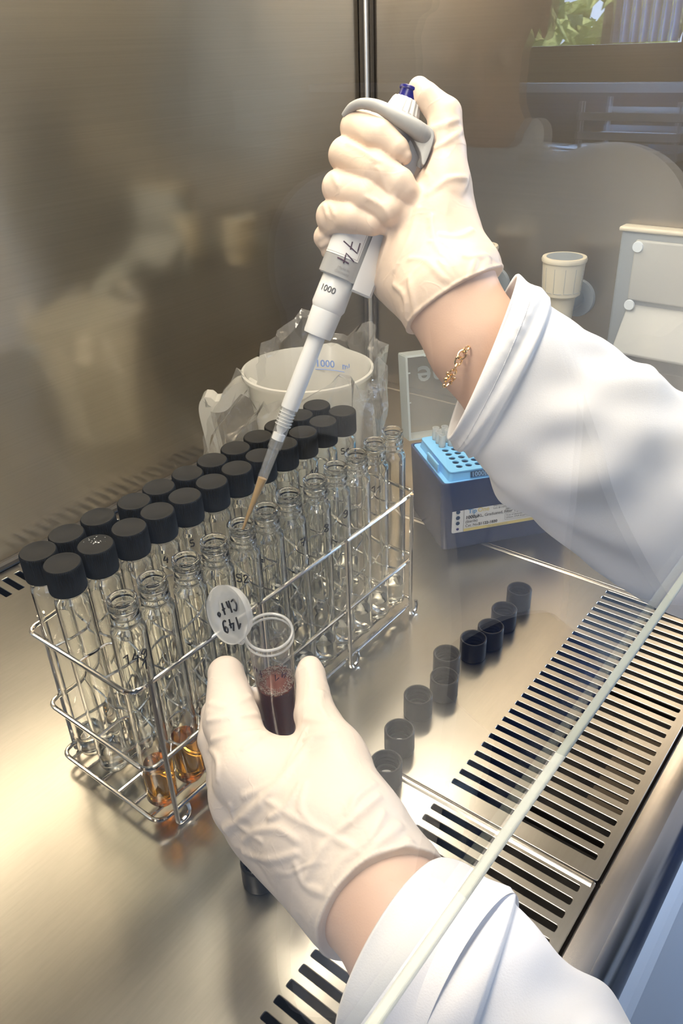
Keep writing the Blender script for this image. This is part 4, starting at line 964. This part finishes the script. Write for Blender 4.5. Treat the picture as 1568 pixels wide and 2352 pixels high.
MB().lathe([(0.0001, 0.0012), (0.0088, 0.0016), (rc(LZ) - .0006, LZ), (rc(LZ) - .0014, LZ - .0006), (0.0001, LZ - .0008)], 48).build('sample_liquid', M_brown, cup)
mb = MB(); rnd = random.Random(5)
for i in range(620):
    a = rnd.random() * 6.283; q = rnd.random(); r_ = (rc(LZ) - .0012) * (1 - 0.48 * q ** 1.5); s_ = rnd.uniform(.0002, .00055) * (1.15 - q * .6)
    c = Vector((r_ * math.cos(a), r_ * math.sin(a), LZ + rnd.uniform(-.0006, .0012) * (1 - q) + (0.0022 * rnd.random() if q < .12 else 0)))
    bmv = [c + Vector(p) * s_ for p in [(0, 0, 1), (.9, 0, .45), (.28, .86, .45), (-.73, .53, .45), (-.73, -.53, .45), (.28, -.86, .45), (.73, .53, -.45), (-.28, .86, -.45), (-.9, 0, -.45), (-.28, -.86, -.45), (.73, -.53, -.45), (0, 0, -1)]]
    mb.add(bmv, [(0, 1, 2), (0, 2, 3), (0, 3, 4), (0, 4, 5), (0, 5, 1), (1, 6, 2), (2, 7, 3), (3, 8, 4), (4, 9, 5), (5, 10, 1), (2, 6, 7), (3, 7, 8), (4, 8, 9), (5, 9, 10), (1, 10, 6), (6, 11, 7), (7, 11, 8), (8, 11, 9), (9, 11, 10), (10, 11, 6)])
o = mb.build('foam', M_foam, cup, rec=False); o['kind'] = 'stuff'
CMi = CM.inverted()
ink('ul', 0.006, lambda u, v: ((rc(CL * .7) + .0001) * math.sin(-0.95 + u / .012), -(rc(CL * .7) + .0001) * math.cos(-0.95 + u / .012), CL * .80 - v), 0.00028, mat=M_inkb, parent=cup)
ink('41', 0.006, lambda u, v: ((rc(CL * .7) + .0001) * math.sin(0.75 - u / .012), -(rc(CL * .7) + .0001) * math.cos(0.75 - u / .012), CL * .78 - v), 0.00028, mat=M_inkb, parent=cup)
# flip lid
LC = Vector(W(524, 1411, 0.428)); toc = (Vector(CAM) - LC).normalized(); rt, dn = Vector(R[0]), Vector(R[1])
a1 = (rt * 0.30 + dn * 0.95); a1 = (a1 - toc * a1.dot(toc)).normalized(); bb = a1.cross(toc).normalized()
if bb.dot(rt) > 0: bb = -bb                       # bb points image left
nrm = (toc * 0.62 + bb * 0.785).normalized(); ub = a1.cross(nrm).normalized()
if ub.dot(rt) < 0: ub = -ub
LMx = CMi @ Matrix(((ub.x, a1.x, nrm.x, LC.x), (ub.y, a1.y, nrm.y, LC.y), (ub.z, a1.z, nrm.z, LC.z), (0, 0, 0, 1)))
lidp = MB().lathe([(0.0001, 0.0), (0.0146, 0.0), (0.0160, 0.0003), (0.0163, 0.0012), (0.0160, -0.0010), (0.0145, -0.0010), (0.0143, -0.0045), (0.0135, -0.0045), (0.0131, -0.0010), (0.0001, -0.0010)], 48).xf(LMx).build('flip_lid', M_milky, cup)
def lmap(u0, v0):
    def f(u, v): return LMx @ Vector((u0 - u, v0 - v, 0.0005))
    return f
def lmap(u0, v0):   # upside-down writing: u runs to image left, v runs down
    return lambda u, v: LMx @ Vector((u0 - u, v0 + v, 0.0004))
ink('149', 0.0066, lmap(0.0085, 0.0026), 0.0005, parent=lidp, adv=.88)
ink('Chlo', 0.0066, lmap(0.0098, -0.0068), 0.0005, parent=lidp, adv=.78)
hA = CM @ Vector((-0.0130, -0.003, CL - .002)); hB = LC + a1 * 0.0155 - nrm * .001
mb = MB(); mb.tube([CMi @ hA, CMi @ (hA.lerp(hB, .5) + dn * .0015), CMi @ hB], 0.0013, 6); mb.build('hinge', M_milky, cup)

# ------------------------------------------------------------ person: gloves, forearms, coat, head
def J(px, py, d, r): return (W(px, py, d), r)
def hand_sdf(palm, fingers, kp=0.010, kf=0.0010, kj=0.006, kk=0.0005):
    def fn(p):
        base = None
        for a, b in palm:
            c = cap_d(p, a[0], b[0], a[1], b[1]); base = c if base is None else smin(base, c, kp)
        tot = None
        for fg in fingers:
            d = smin(chain(p, fg, kf), base, kj); tot = d if tot is None else smin(tot, d, kk)
        return tot
    return fn
def wave(p, fr, seed):
    rs = np.random.RandomState(seed); o = 0
    for i in range(5):
        k = rs.normal(size=3); k = k / np.linalg.norm(k) * fr * rs.uniform(.6, 1.6); o = o + np.sin(p @ k.astype(np.float32) + rs.uniform(0, 6.28))
    return o / 5
def add_folds(fn, folds, k=0.0032):
    """raised creases laid on the surface: each fold is image-side polyline + radius"""
    segs = []
    for pts, r0, r1, lift in folds:
        pl = polyline(pts, 3); P, ok = march(fn, pl)
        m = len(pl)
        for i in range(m - 1):
            if i == 0: r0, r1 = r0 * .62, r1 * .62
            if ok[i] and ok[i + 1] and np.linalg.norm(P[i] - P[i + 1]) < 0.03:
                t0_, t1_ = i / (m - 1), (i + 1) / (m - 1)
                ra = (r0 + (r1 - r0) * t0_) * (0.35 + 0.65 * math.sin(math.pi * min(1, .12 + .76 * t0_))); rb = (r0 + (r1 - r0) * t1_) * (0.35 + 0.65 * math.sin(math.pi * min(1, .12 + .76 * t1_)))
                D0 = (P[i] - CAM); D0 /= np.linalg.norm(D0)
                segs.append((P[i] + D0 * (ra * (1 - lift)), P[i + 1] + D0 * (rb * (1 - lift)), ra, rb))
    def g(p):
        d = fn(p); near = d < 0.012
        if near.any():
            q = p[near]; dd = d[near]; c = None
            for s in segs:
                x = cap_d(q, *s); c = x if c is None else np.minimum(c, x)
            if c is not None: d = d.copy(); d[near] = smin(dd, c, k)
        return d
    return g
def cuffed(fn, c, n, rim=0.0016, flare=None):
    c = np.array(c, np.float32); n = np.array(n, np.float32); n /= np.linalg.norm(n)
    def g(p):
        d = fn(p); pl = (p - c) @ n + 0.0045 * wave(p, 75, 21)
        if flare: 
            near = np.clip(1 + pl / 0.03, 0, 1); d = d - flare * near ** 2 * (0.5 + 0.5 * wave(p, 150, 9))
        body = np.maximum(d, pl)
        rm = np.sqrt((pl + rim) ** 2 + d * d) - rim
        return smin(body, rm, 0.001)
    return g
# ---- upper (pipetting) hand
MCP = [J(905, 318, .488, .0115), J(900, 395, .492, .0118), J(888, 470, .492, .0115), J(872, 545, .488, .0110)]
WR = J(1034, 684, .442, .0232)
palmR = [(MCP[0], J(1010, 480, .462, .017)), (MCP[1], WR), (MCP[2], WR), (MCP[3], J(925, 640, .484, .0150)),
         (J(1000, 520, .458, .0215), J(988, 620, .464, .0270)), (J(988, 620, .464, .0270), WR), (J(912, 640, .484, .0145), WR), (J(1045, 555, .450, .0140), J(1068, 615, .448, .0160)), (J(1068, 615, .448, .0160), WR),
         (J(1024, 420, .449, .0120), J(1005, 530, .456, .0190))]
fingR = [[MCP[0], J(820, 294, .4560, .0096), J(868, 312, .4420, .0092), J(912, 345, .4405, .0070), J(927, 359, .4405, .0045)],
         [MCP[1], J(796, 356, .4590, .0102), J(862, 388, .4440, .0100), J(915, 425, .4410, .0092), J(929, 437, .4410, .0072)],
         [MCP[2], J(779, 430, .4620, .0100), J(842, 450, .4470, .0098), J(895, 482, .4440, .0088), J(916, 492, .4450, .0060)],
         [MCP[3], J(763, 498, .4660, .0096), J(812, 500, .4520, .0090), J(855, 513, .4490, .0070), J(874, 519, .4500, .0046)],
         [J(1024, 430, .449, .0130), J(1026, 340, .449, .0104), J(1020, 262, .449, .0096), J(980, 222, .4485, .0072), J(962, 202, .4490, .0060)],
         [J(790, 520, .480, .0090), J(752, 545, .476, .0078), J(765, 585, .480, .0055)]]
fR = hand_sdf(palmR, fingR)
def fR2(p): return fR(p) - 0.0005 * wave(p, 260, 3)
foldsR = [([(1068, 408), (1030, 412), (1000, 432), (985, 445)], .0009, .0006, .3), ([(1060, 300), (1020, 330), (985, 345)], .0006, .0005, .2), ([(1050, 275), (1010, 290), (975, 300)], .0006, .0005, .2),
          ([(990, 500), (1000, 560), (1030, 600), (1060, 640), (1075, 690)], .0010, .0006, .35), ([(1120, 590), (1060, 590), (1020, 560), (990, 555)], .0010, .0006, .3), ([(1085, 530), (1050, 545), (1010, 540)], .0009, .0006, .3),
          ([(1105, 640), (1060, 650), (1020, 640), (980, 600), (940, 595)], .0010, .0006, .35), ([(900, 530), (880, 590), (862, 650)], .0013, .0009, .45), ([(905, 655), (930, 680), (935, 730)], .0012, .0009, .4),
          ([(940, 640), (950, 690), (960, 735)], .0010, .0007, .3), ([(1090, 600), (1070, 660), (1040, 700)], .0008, .0006, .3), ([(1000, 700), (1050, 690), (1090, 650), (1120, 600)], .0011, .0007, .3),
          ([(960, 480), (935, 560), (905, 620)], .0006, .0005, .15), ([(1010, 600), (1040, 640), (1050, 690)], .0008, .0005, .3),
          ([(800, 330), (830, 345), (870, 372)], .0004, .0004, .1), ([(765, 400), (775, 425)], .0005, .0004, .2), ([(745, 470), (752, 495)], .0005, .0004, .2), ([(757, 465), (768, 492)], .0005, .0004, .2), ([(735, 545), (765, 525)], .0007, .0005, .3), ([(738, 565), (775, 545)], .0007, .0005, .3), ([(742, 585), (775, 565)], .0007, .0005, .3),
          ([(870, 385), (885, 430), (905, 450)], .0005, .0004, .15), ([(845, 455), (880, 475), (895, 500)], .0005, .0004, .15)]
fR3 = add_folds(fR2, foldsR)
a_ = W(1035, 686, .436); wa = W(1105, 800, .434) - W(1020, 660, .444)
gloveR_fn = cuffed(fR3, W(1040, 688, .441), W(1115, 812, .437) - W(1040, 700, .441), 0.0006, 0.0008)
# ---- lower (cup) hand
WL = J(872, 2055, .350, .0240)
MI = J(568, 1770, .392, .0140)
palmL = [(MI, WL), (J(560, 1830, .402, .0150), WL), (J(590, 1880, .405, .0150), WL), (J(625, 1925, .400, .0150), J(800, 2080, .362, .0200)), (J(830, 1900, .362, .0175), WL), (J(770, 1740, .388, .0140), J(830, 1900, .362, .0180)),
         (J(650, 1775, .396, .0170), J(740, 1900, .372, .0230)), (J(740, 1900, .372, .0230), WL)]
fingL = [[MI, J(532, 1655, .420, .0150), J(519, 1548, .440, .0098), J(534, 1585, .468, .0088), J(575, 1620, .486, .0080), J(620, 1630, .492, .0070)],
         [J(560, 1840, .402, .0140), J(500, 1700, .430, .0105), J(500, 1640, .455, .0095), J(560, 1610, .478, .0085), J(620, 1610, .488, .0075)],
         [J(590, 1890, .405, .0130), J(520, 1790, .440, .0110), J(515, 1700, .470, .0095), J(570, 1670, .492, .0085), J(630, 1670, .500, .0075)],
         [J(610, 1910, .405, .0120), J(545, 1860, .440, .0100), J(530, 1780, .468, .0090), J(580, 1730, .488, .0080), J(635, 1730, .498, .0070)],
         [J(775, 1750, .388, .0135), J(724, 1640, .414, .0108), J(718, 1590, .427, .0092), J(713, 1550, .436, .0082), J(712, 1535, .439, .0066)]]
fL = hand_sdf(palmL, fingL, kp=0.012, kj=0.010)
def fL2(p): return fL(p) - 0.0005 * wave(p, 240, 5)
foldsL = [([(715, 1700), (660, 1775), (600, 1845), (520, 1905)], .0016, .0034, .30), ([(665, 1672), (610, 1685), (560, 1720)], .0008, .0006, .25), ([(700, 1680), (672, 1740), (640, 1790), (560, 1830)], .0006, .0006, .15),
          ([(470, 1610), (520, 1625), (575, 1600)], .0006, .0005, .2), ([(478, 1655), (530, 1650), (590, 1640)], .0007, .0005, .25), ([(487, 1700), (530, 1690), (600, 1680)], .0008, .0006, .25), ([(480, 1720), (500, 1745), (500, 1790)], .0009, .0007, .3),
          ([(760, 1660), (725, 1655), (700, 1650)], .0006, .0005, .2), ([(772, 1690), (730, 1690), (700, 1700)], .0006, .0005, .2), ([(740, 1590), (735, 1620), (750, 1650)], .0006, .0004, .2),
          ([(600, 1830), (680, 1880), (760, 1920), (830, 1960)], .0007, .0006, .2), ([(620, 1880), (660, 1850), (690, 1800)], .0009, .0006, .25), ([(560, 1930), (590, 1910), (640, 1905), (680, 1930)], .0010, .0007, .3),
          ([(870, 1830), (800, 1890), (740, 1950), (700, 2030)], .0010, .0007, .3), ([(880, 1870), (850, 1930), (790, 1975), (750, 2050)], .0012, .0008, .35), ([(700, 1800), (690, 1860), (720, 1900)], .0007, .0005, .2),
          ([(560, 1960), (620, 1975), (680, 1960)], .0009, .0006, .3), ([(680, 1985), (700, 2030), (740, 2050)], .0010, .0008, .35), ([(860, 1800), (820, 1830), (800, 1870)], .0006, .0005, .2),
          ([(915, 1900), (860, 1950), (800, 2040), (760, 2120)], .0024, .0018, .4), ([(940, 1935), (900, 1990), (840, 2050), (790, 2120)], .0012, .0010, .35), ([(530, 1850), (545, 1890), (600, 1930)], .0008, .0006, .25)]
fL3 = add_folds(fL2, foldsL)
gloveL_fn = cuffed(fL3, W(880, 2078, .346), W(940, 2165, .330) - W(860, 2045, .352), 0.0007, 0.0008)
# ---- the body
EL_R = np.array([0.640, -0.045, 0.185]); SH_R = np.array([0.800, -0.165, 0.285]); EL_L = np.array([0.400, -0.150, 0.075]); SH_L = np.array([0.660, -0.375, 0.265])
NK = np.array([0.838, -0.325, 0.345]); HD = np.array([0.868, -0.361, 0.462])
fc = np.array([-0.60, 0.38, -0.42]); fc /= np.linalg.norm(fc); upv = np.array([-0.25, 0.15, 1.0]); upv -= fc * (fc @ upv); upv /= np.linalg.norm(upv); sd = np.cross(fc, upv)
def head(p):
    d = cap_d(p, HD + upv * .018 - fc * .008, HD - upv * .030 + fc * .022, .078, .056)
    d = smin(d, cap_d(p, HD - upv * .055 + fc * .045, HD - upv * .060 + fc * .055, .030, .024), .03)
    d = smin(d, cap_d(p, NK - np.array([0, 0, .04]), HD - upv * .05 - fc * .015, .052, .050), .02)
    d = smin(d, cap_d(p, HD + upv * .004 + fc * .080, HD - upv * .026 + fc * .098, .007, .011), .010)       # nose
    for s in (-1, 1):
        e = HD + upv * .004 + fc * .078 + sd * (s * .031); d = np.maximum(d, -(cap_d(p, e + fc * .012, e + fc * .013, .013, .013))); d = smin(d, cap_d(p, e - fc * .004, e - fc * .003, .0115, .0115), .004)
        d = smin(d, cap_d(p, HD + sd * (s * .074) + upv * .012, HD + sd * (s * .076) - upv * .022, .010, .007), .006)
    m = HD - upv * .048 + fc * .080
    d = smin(d, cap_d(p, m - sd * .018, m + sd * .018, .006, .006), .006)
    return d
armR = [J(1020, 640, .444, .0215), (W(1042, 698, .4405), .0236), (W(1095, 790, .438), .0252), (W(1230, 950, .440), .031), (W(1480, 1130, .458), .036), (np.array([.464, .074, .167]), .036), (EL_R, .038), (SH_R, .05)]
armL = [J(800, 1970, .358, .0190), (W(885, 2078, .3465), .0240), (W(945, 2180, .330), .0245), (W(1100, 2300, .305), .0245), (W(1290, 2420, .290), .019), (W(1420, 2525, .288), .019), (W(1610, 2700, .297), .019), (EL_L, .022), (np.array([.54, -.27, .16]), .045), (SH_L, .05)]
def core(p):   # the bare hands inside the gloves
    a = fR(p) + 0.0030; b = fL(p) + 0.0030
    return np.minimum(a, b)
def body(p):
    d = head(p)
    d = smin(d, cap_d(p, NK - np.array([.0, 0, .08]), np.array([.86, -.36, -.25]), .09, .12), .05)
    d = smin(d, cap_d(p, SH_R, SH_L, .05, .05), .06)
    d = smin(d, chain(p, armR, .01), .004); d = smin(d, chain(p, armL, .01), .004)
    near = (p[:, 1] > 0.06)
    if near.any():
        dd = d[near]; d = d.copy(); d[near] = smin(dd, core(p[near]), .004)
    return d
person = empty('person', (0.86, -0.36, -0.35), 'person in white lab coat and latex gloves, pipetting at the cabinet', 'person')
PI_ = Matrix.Translation((-0.86, 0.36, 0.35))
def pp(o): o.parent = person; o.matrix_parent_inverse = PI_; return o
def lohi(fn_pts, pad):
    P = np.array([a[0] for ch in fn_pts for a in ch]); return P.min(0) - pad, P.max(0) + pad
lo, hi = lohi([list(x) for x in palmR] + fingR, .034)
v, f = sdf_mesh(gloveR_fn, lo, hi, 0.00085); gl = pp(np_mesh('glove', v, f, M_glove)); gl['label'] = 'cream latex glove gripping the pipette'
lo, hi = lohi([list(x) for x in palmL] + fingL, .034)
v, f = sdf_mesh(gloveL_fn, lo, hi, 0.00085); gl = pp(np_mesh('glove', v, f, M_glove2)); gl['label'] = 'white latex glove holding the sample cup'
v, f = sdf_mesh(body, (0.10, -0.60, -0.42), (1.02, 0.37, 0.62), 0.0034); pp(np_mesh('body', v, f, M_skin))
# hair
hofs = -fc * .030 + upv * .020 + np.array([-.10, -.30, .10]) * .05
def hair(p):
    d = cap_d(p, HD + hofs + upv * .012, HD + hofs - upv * .030, .090, .080)
    d = smin(d, cap_d(p, HD - fc * .060 - upv * .02 + np.array([-.01, -.03, 0]), NK - fc * .075 + np.array([0, -.03, -.10]), .050, .034), .03)
    cut = cap_d(p, HD + fc * .085 - upv * .02, HD + fc * .085 - upv * .05, .070, .060)
    return np.maximum(d, -cut) - .0015 * wave(p, 200, 4)
v, f = sdf_mesh(hair, HD - .20, HD + .16, .003); pp(np_mesh('hair', v, f, M_hair))
# trousers and shoes, stool
HP = np.array([0.86, -0.36, -0.285])
def legs(p):
    d = None
    for s in (-1, 1):
        k = np.array([0.74 + .05 * s, -0.10 - .06 * s, -0.29]); a = np.array([0.76 + .05 * s, -0.14 - .09 * s, -0.72]); h = HP + np.array([.05 * s, -.07 * s, .0])
        c = smin(cap_d(p, h, k, .090, .062), cap_d(p, k, a, .060, .045), .03); d = c if d is None else smin(d, c, .02)
    return smin(d, cap_d(p, HP, HP + np.array([0, 0, .1]), .13, .12), .04)
v, f = sdf_mesh(legs, (0.40, -0.60, -0.80), (1.05, 0.10, -0.08), 0.008); pp(np_mesh('trousers', v, f, M_jeans))
def shoes(p):
    d = None
    for s in (-1, 1):
        a = np.array([0.76 + .05 * s, -0.14 - .09 * s, -0.76]); c = cap_d(p, a, a + np.array([-.10, .07, -.005]), .036, .033); d = c if d is None else np.minimum(d, c)
    return np.maximum(d, -(p[:, 2] + .797))
v, f = sdf_mesh(shoes, (0.38, -0.40, -0.83), (0.80, 0.10, -0.68), 0.006); pp(np_mesh('shoe', v, f, M_dark))
stl = empty('stool', (0.90, -0.40, -0.80), 'round laboratory stool under the person at the cabinet', 'stool')
MB().lathe([(.0001, .27), (.16, .27), (.175, .285), (.175, .30), (.16, .312), (.0001, .312)], 40).build('seat', M_dark, stl)
MB().lathe([(.03, .02), (.03, .27)], 20).build('column', M_bar, stl); MB().lathe([(.0001, .0), (.22, .0), (.22, .012), (.04, .03), (.0001, .03)], 40).build('base', M_dark, stl)

# ---- lab coat: torso volume plus sleeves
def coat(p):
    d = smin(cap_d(p, SH_R + np.array([0, 0, -.02]), SH_L + np.array([0, 0, -.02]), .072, .072), cap_d(p, NK - np.array([0, 0, .11]), np.array([.87, -.37, -.45]), .125, .185), .07)
    d = smin(d, cap_d(p, SH_R, EL_R + (SH_R - EL_R) * .2, .070, .058), .03); d = smin(d, cap_d(p, SH_L, EL_L + (SH_L - EL_L) * .25, .070, .058), .03)
    c1 = NK + np.array([-.045, .030, .012]); c2 = NK + np.array([-.105, .075, -.11])
    for s in (-1, 1): d = smin(d, cap_d(p, c1 + sd * (.045 * s), c2 + sd * (.018 * s), .016, .014), .006)      # lapels
    d = np.maximum(d, -cap_d(p, NK - np.array([0, 0, .03]), NK + np.array([0, 0, .12]), .062, .075))
    return d - .004 * wave(p, 34, 12) - .0015 * wave(p, 90, 13)
v, f = sdf_mesh(coat, (0.44, -0.68, -0.50), (1.12, 0.03, 0.42), 0.006)
CV = [tuple(x) for x in v]; CF = [tuple(x) for x in f]
def loft(rings, nth, nseg, disp, lip):
    """rings: (centre, half-vector a, half-vector b); first ring is the cuff mouth"""
    m = len(rings); C = [Vector(r[0]) for r in rings]; A = [Vector(r[1]) for r in rings]; B = [Vector(r[2]) for r in rings]
    Cs, As, Bs = spline(C, nseg), spline(A, nseg), spline(B, nseg); v = []; f = []
    rows = []
    for i in range(len(Cs)):
        u = i / nseg; row = []
        for k in range(nth):
            th = 2 * math.pi * k / nth; dr = As[i] * math.cos(th) + Bs[i] * math.sin(th)
            row.append(Cs[i] + dr * (1 + disp(u, th) / dr.length))
        rows.append(row)
    ax = (Cs[1] - Cs[0]).normalized(); inner = []
    for off, sc_ in ((-0.0008, 0.985), (0.0004, 0.955), (0.006, 0.945), (0.030, 0.90)):
        row = []
        for k in range(nth):
            row.append(Cs[0] + (rows[0][k] - Cs[0]) * sc_ + ax * off)
        inner.insert(0, row)
    rows = inner + rows
    for r in rows: v += [tuple(x) for x in r]
    for i in range(len(rows) - 1):
        for k in range(nth):
            k2 = (k + 1) % nth; f.append((i * nth + k, i * nth + k2, (i + 1) * nth + k2, (i + 1) * nth + k))
    return v, f, rows
def px_rings(lst, ratio=1.0):
    out = []; cs = [np.array(W((a[0] + b[0]) / 2, (a[1] + b[1]) / 2, d)) for a, b, d in lst]
    for i, (a, b, d) in enumerate(lst):
        A_ = np.array(W(*a, d)) - cs[i]; t = cs[min(i + 1, len(cs) - 1)] - cs[max(i - 1, 0)]; B_ = np.cross(t, A_); B_ = B_ / np.linalg.norm(B_) * np.linalg.norm(A_) * ratio
        out.append((cs[i], A_, B_))
    return out
def w_rings(prev, lst):
    out = []; A0 = Vector(prev[1]); 
    P = [Vector(prev[0])] + [Vector(c) for c, r in lst]
    for i, (c, r) in enumerate(lst):
        t = (P[min(i + 2, len(P) - 1)] - P[i]).normalized(); A1 = (A0 - t * A0.dot(t)).normalized(); B1 = t.cross(A1); out.append((c, tuple(A1 * r), tuple(B1 * r))); A0 = A1
    return out
def sstep(a, b, x): x = max(0, min(1, (x - a) / (b - a))); return x * x * (3 - 2 * x)
rR = px_rings([((1176, 650), (1035, 1000), .438), ((1214, 674), (1060, 1022), .438), ((1252, 700), (1088, 1042), .438), ((1330, 772), (1150, 1125), .438), ((1402, 806), (1225, 1200), .440), ((1450, 850), (1335, 1272), .445), ((1512, 880), (1445, 1368), .455), ((1590, 945), (1560, 1425), .466)], .86)
rR += w_rings(rR[-1], [((.480, .066, .165), .052), ((.56, .005, .170), .054), (EL_R, .056), ((.72, -.105, .235), .060), (SH_R, .066)])
def dR(u, th):
    seam = 2.0
    d = 0.0030 * (1 - sstep(1.97, 2.04, u))                                    # doubled cuff band
    g = math.exp(-((u - 0.85) / .45) ** 2)
    d += 0.00045 * g * math.sin(46 * th + 4 * math.sin(3 * th) + 2 * u)
    w = sstep(2.2, 3.4, u)
    d += w * (0.0042 * math.sin(2 * th + 1.1 * u + .6) * math.sin(1.5 * u + 1) + 0.0028 * math.sin(5 * th + 1.7 * u) * math.sin(2.3 * u + th) + 0.0010 * math.sin(11 * th + 2.1 * u + 2 * math.sin(th)))
    d += 0.0008 * math.sin(3 * th + 5 * u)
    return d
vR, fR_, rowsR = loft(rR, 132, 16, dR, 0)
n = len(CV); CV += vR; CF += [tuple(i + n for i in q) for q in fR_]
rL = px_rings([((1002, 1986), (832, 2380), .309), ((1065, 2016), (905, 2410), .302), ((1140, 2058), (985, 2440), .296), ((1182, 2084), (1050, 2462), .292), ((1290, 2196), (1170, 2560), .287), ((1400, 2290), (1290, 2660), .286)], .92)
rL += px_rings([((1400, 2290), (1290, 2660), .286), ((1510, 2390), (1420, 2760), .290), ((1640, 2500), (1580, 2900), .297)], .92)[1:]
rL += w_rings(rL[-1], [(EL_L, .056), ((.54, -.27, .16), .060), (SH_L, .066)])
def dL(u, th):
    d = 0.0030 * (1 - sstep(2.92, 3.02, u)) + 0.0006 * math.sin(3 * th + 4 * u)
    w = sstep(3.1, 4.0, u)
    d += w * (0.0030 * math.sin(2 * th + 1.3 * u) * math.sin(1.9 * u) + 0.0018 * math.sin(5 * th + 2 * u))
    return d
vL, fL_, rowsL = loft(rL, 132, 16, dL, 0)
n = len(CV); CV += vL; CF += [tuple(i + n for i in q) for q in fL_]
ct = recalc(mesh_obj('lab_coat', CV, CF, M_coat)); pp(ct)
# stitched seam round the right cuff
row = rowsR[4 + 14]; mb = MB(); N_ = len(row)
Cc = sum(row, Vector()) / N_
for k in range(N_):
    a, b = row[k], row[(k + 1) % N_]
    for t0_ in (0.05, 0.55):
        p0 = a.lerp(b, t0_); p1 = a.lerp(b, t0_ + .36); mb.tube([p0 + (p0 - Cc).normalized() * .0001, p1 + (p1 - Cc).normalized() * .0001], 0.00022, 4)
o = mb.build('cuff_stitching', P_('stitch_thread', (.70, .70, .73), .9), None, rec=False); o.parent = ct
# ---- bracelet
br = empty('bracelet_pivot'); bpy.data.objects.remove(br)
path = spline([W(1074, 797, .4125), W(1056, 822, .4110), W(1043, 850, .4120), W(1034, 868, .4145)], 4)
mb = MB(); k = 0
for i in range(0, len(path) - 2, 2):
    a, b = path[i], path[i + 2]; c = (a + b) / 2; t = (b - a); L_ = t.length * .66; t.normalize(); s_ = t.orthogonal().normalized(); s2 = t.cross(s_)
    w_ = (s_ * .0018 + s2 * .0006) if k % 2 else (s2 * .0018 + s_ * .0006); k += 1
    mb.tube([c + t * (L_ * math.cos(q * .3927)) + w_ * math.sin(q * .3927) for q in range(16)], 0.0005, 6, closed=True)
e_ = path[-1]; dn_ = Vector((0, 0, -1))
for i, (dx, dy, r_) in enumerate([(1028, 858, .0011), (1024, 872, .0014), (1034, 880, .0010), (1020, 886, .0012), (1030, 866, .0012), (1040, 872, .0009)]):
    c = Vector(W(dx, dy, .4150)); mb.lathe([(.0001, -r_), (r_ * .7, -r_ * .7), (r_, 0), (r_ * .7, r_ * .7), (.0001, r_)], 10, c=tuple(c))
mb.tube([e_, Vector(W(1028, 858, .4150)), Vector(W(1022, 886, .4150))], .0003, 5); mb.tube([e_, Vector(W(1046, 868, .415)), Vector(W(1024, 888, .415))], .0004, 5)
o = mb.build('bracelet', M_gold); pp(o); o['label'] = 'gold chain bracelet with small beads'
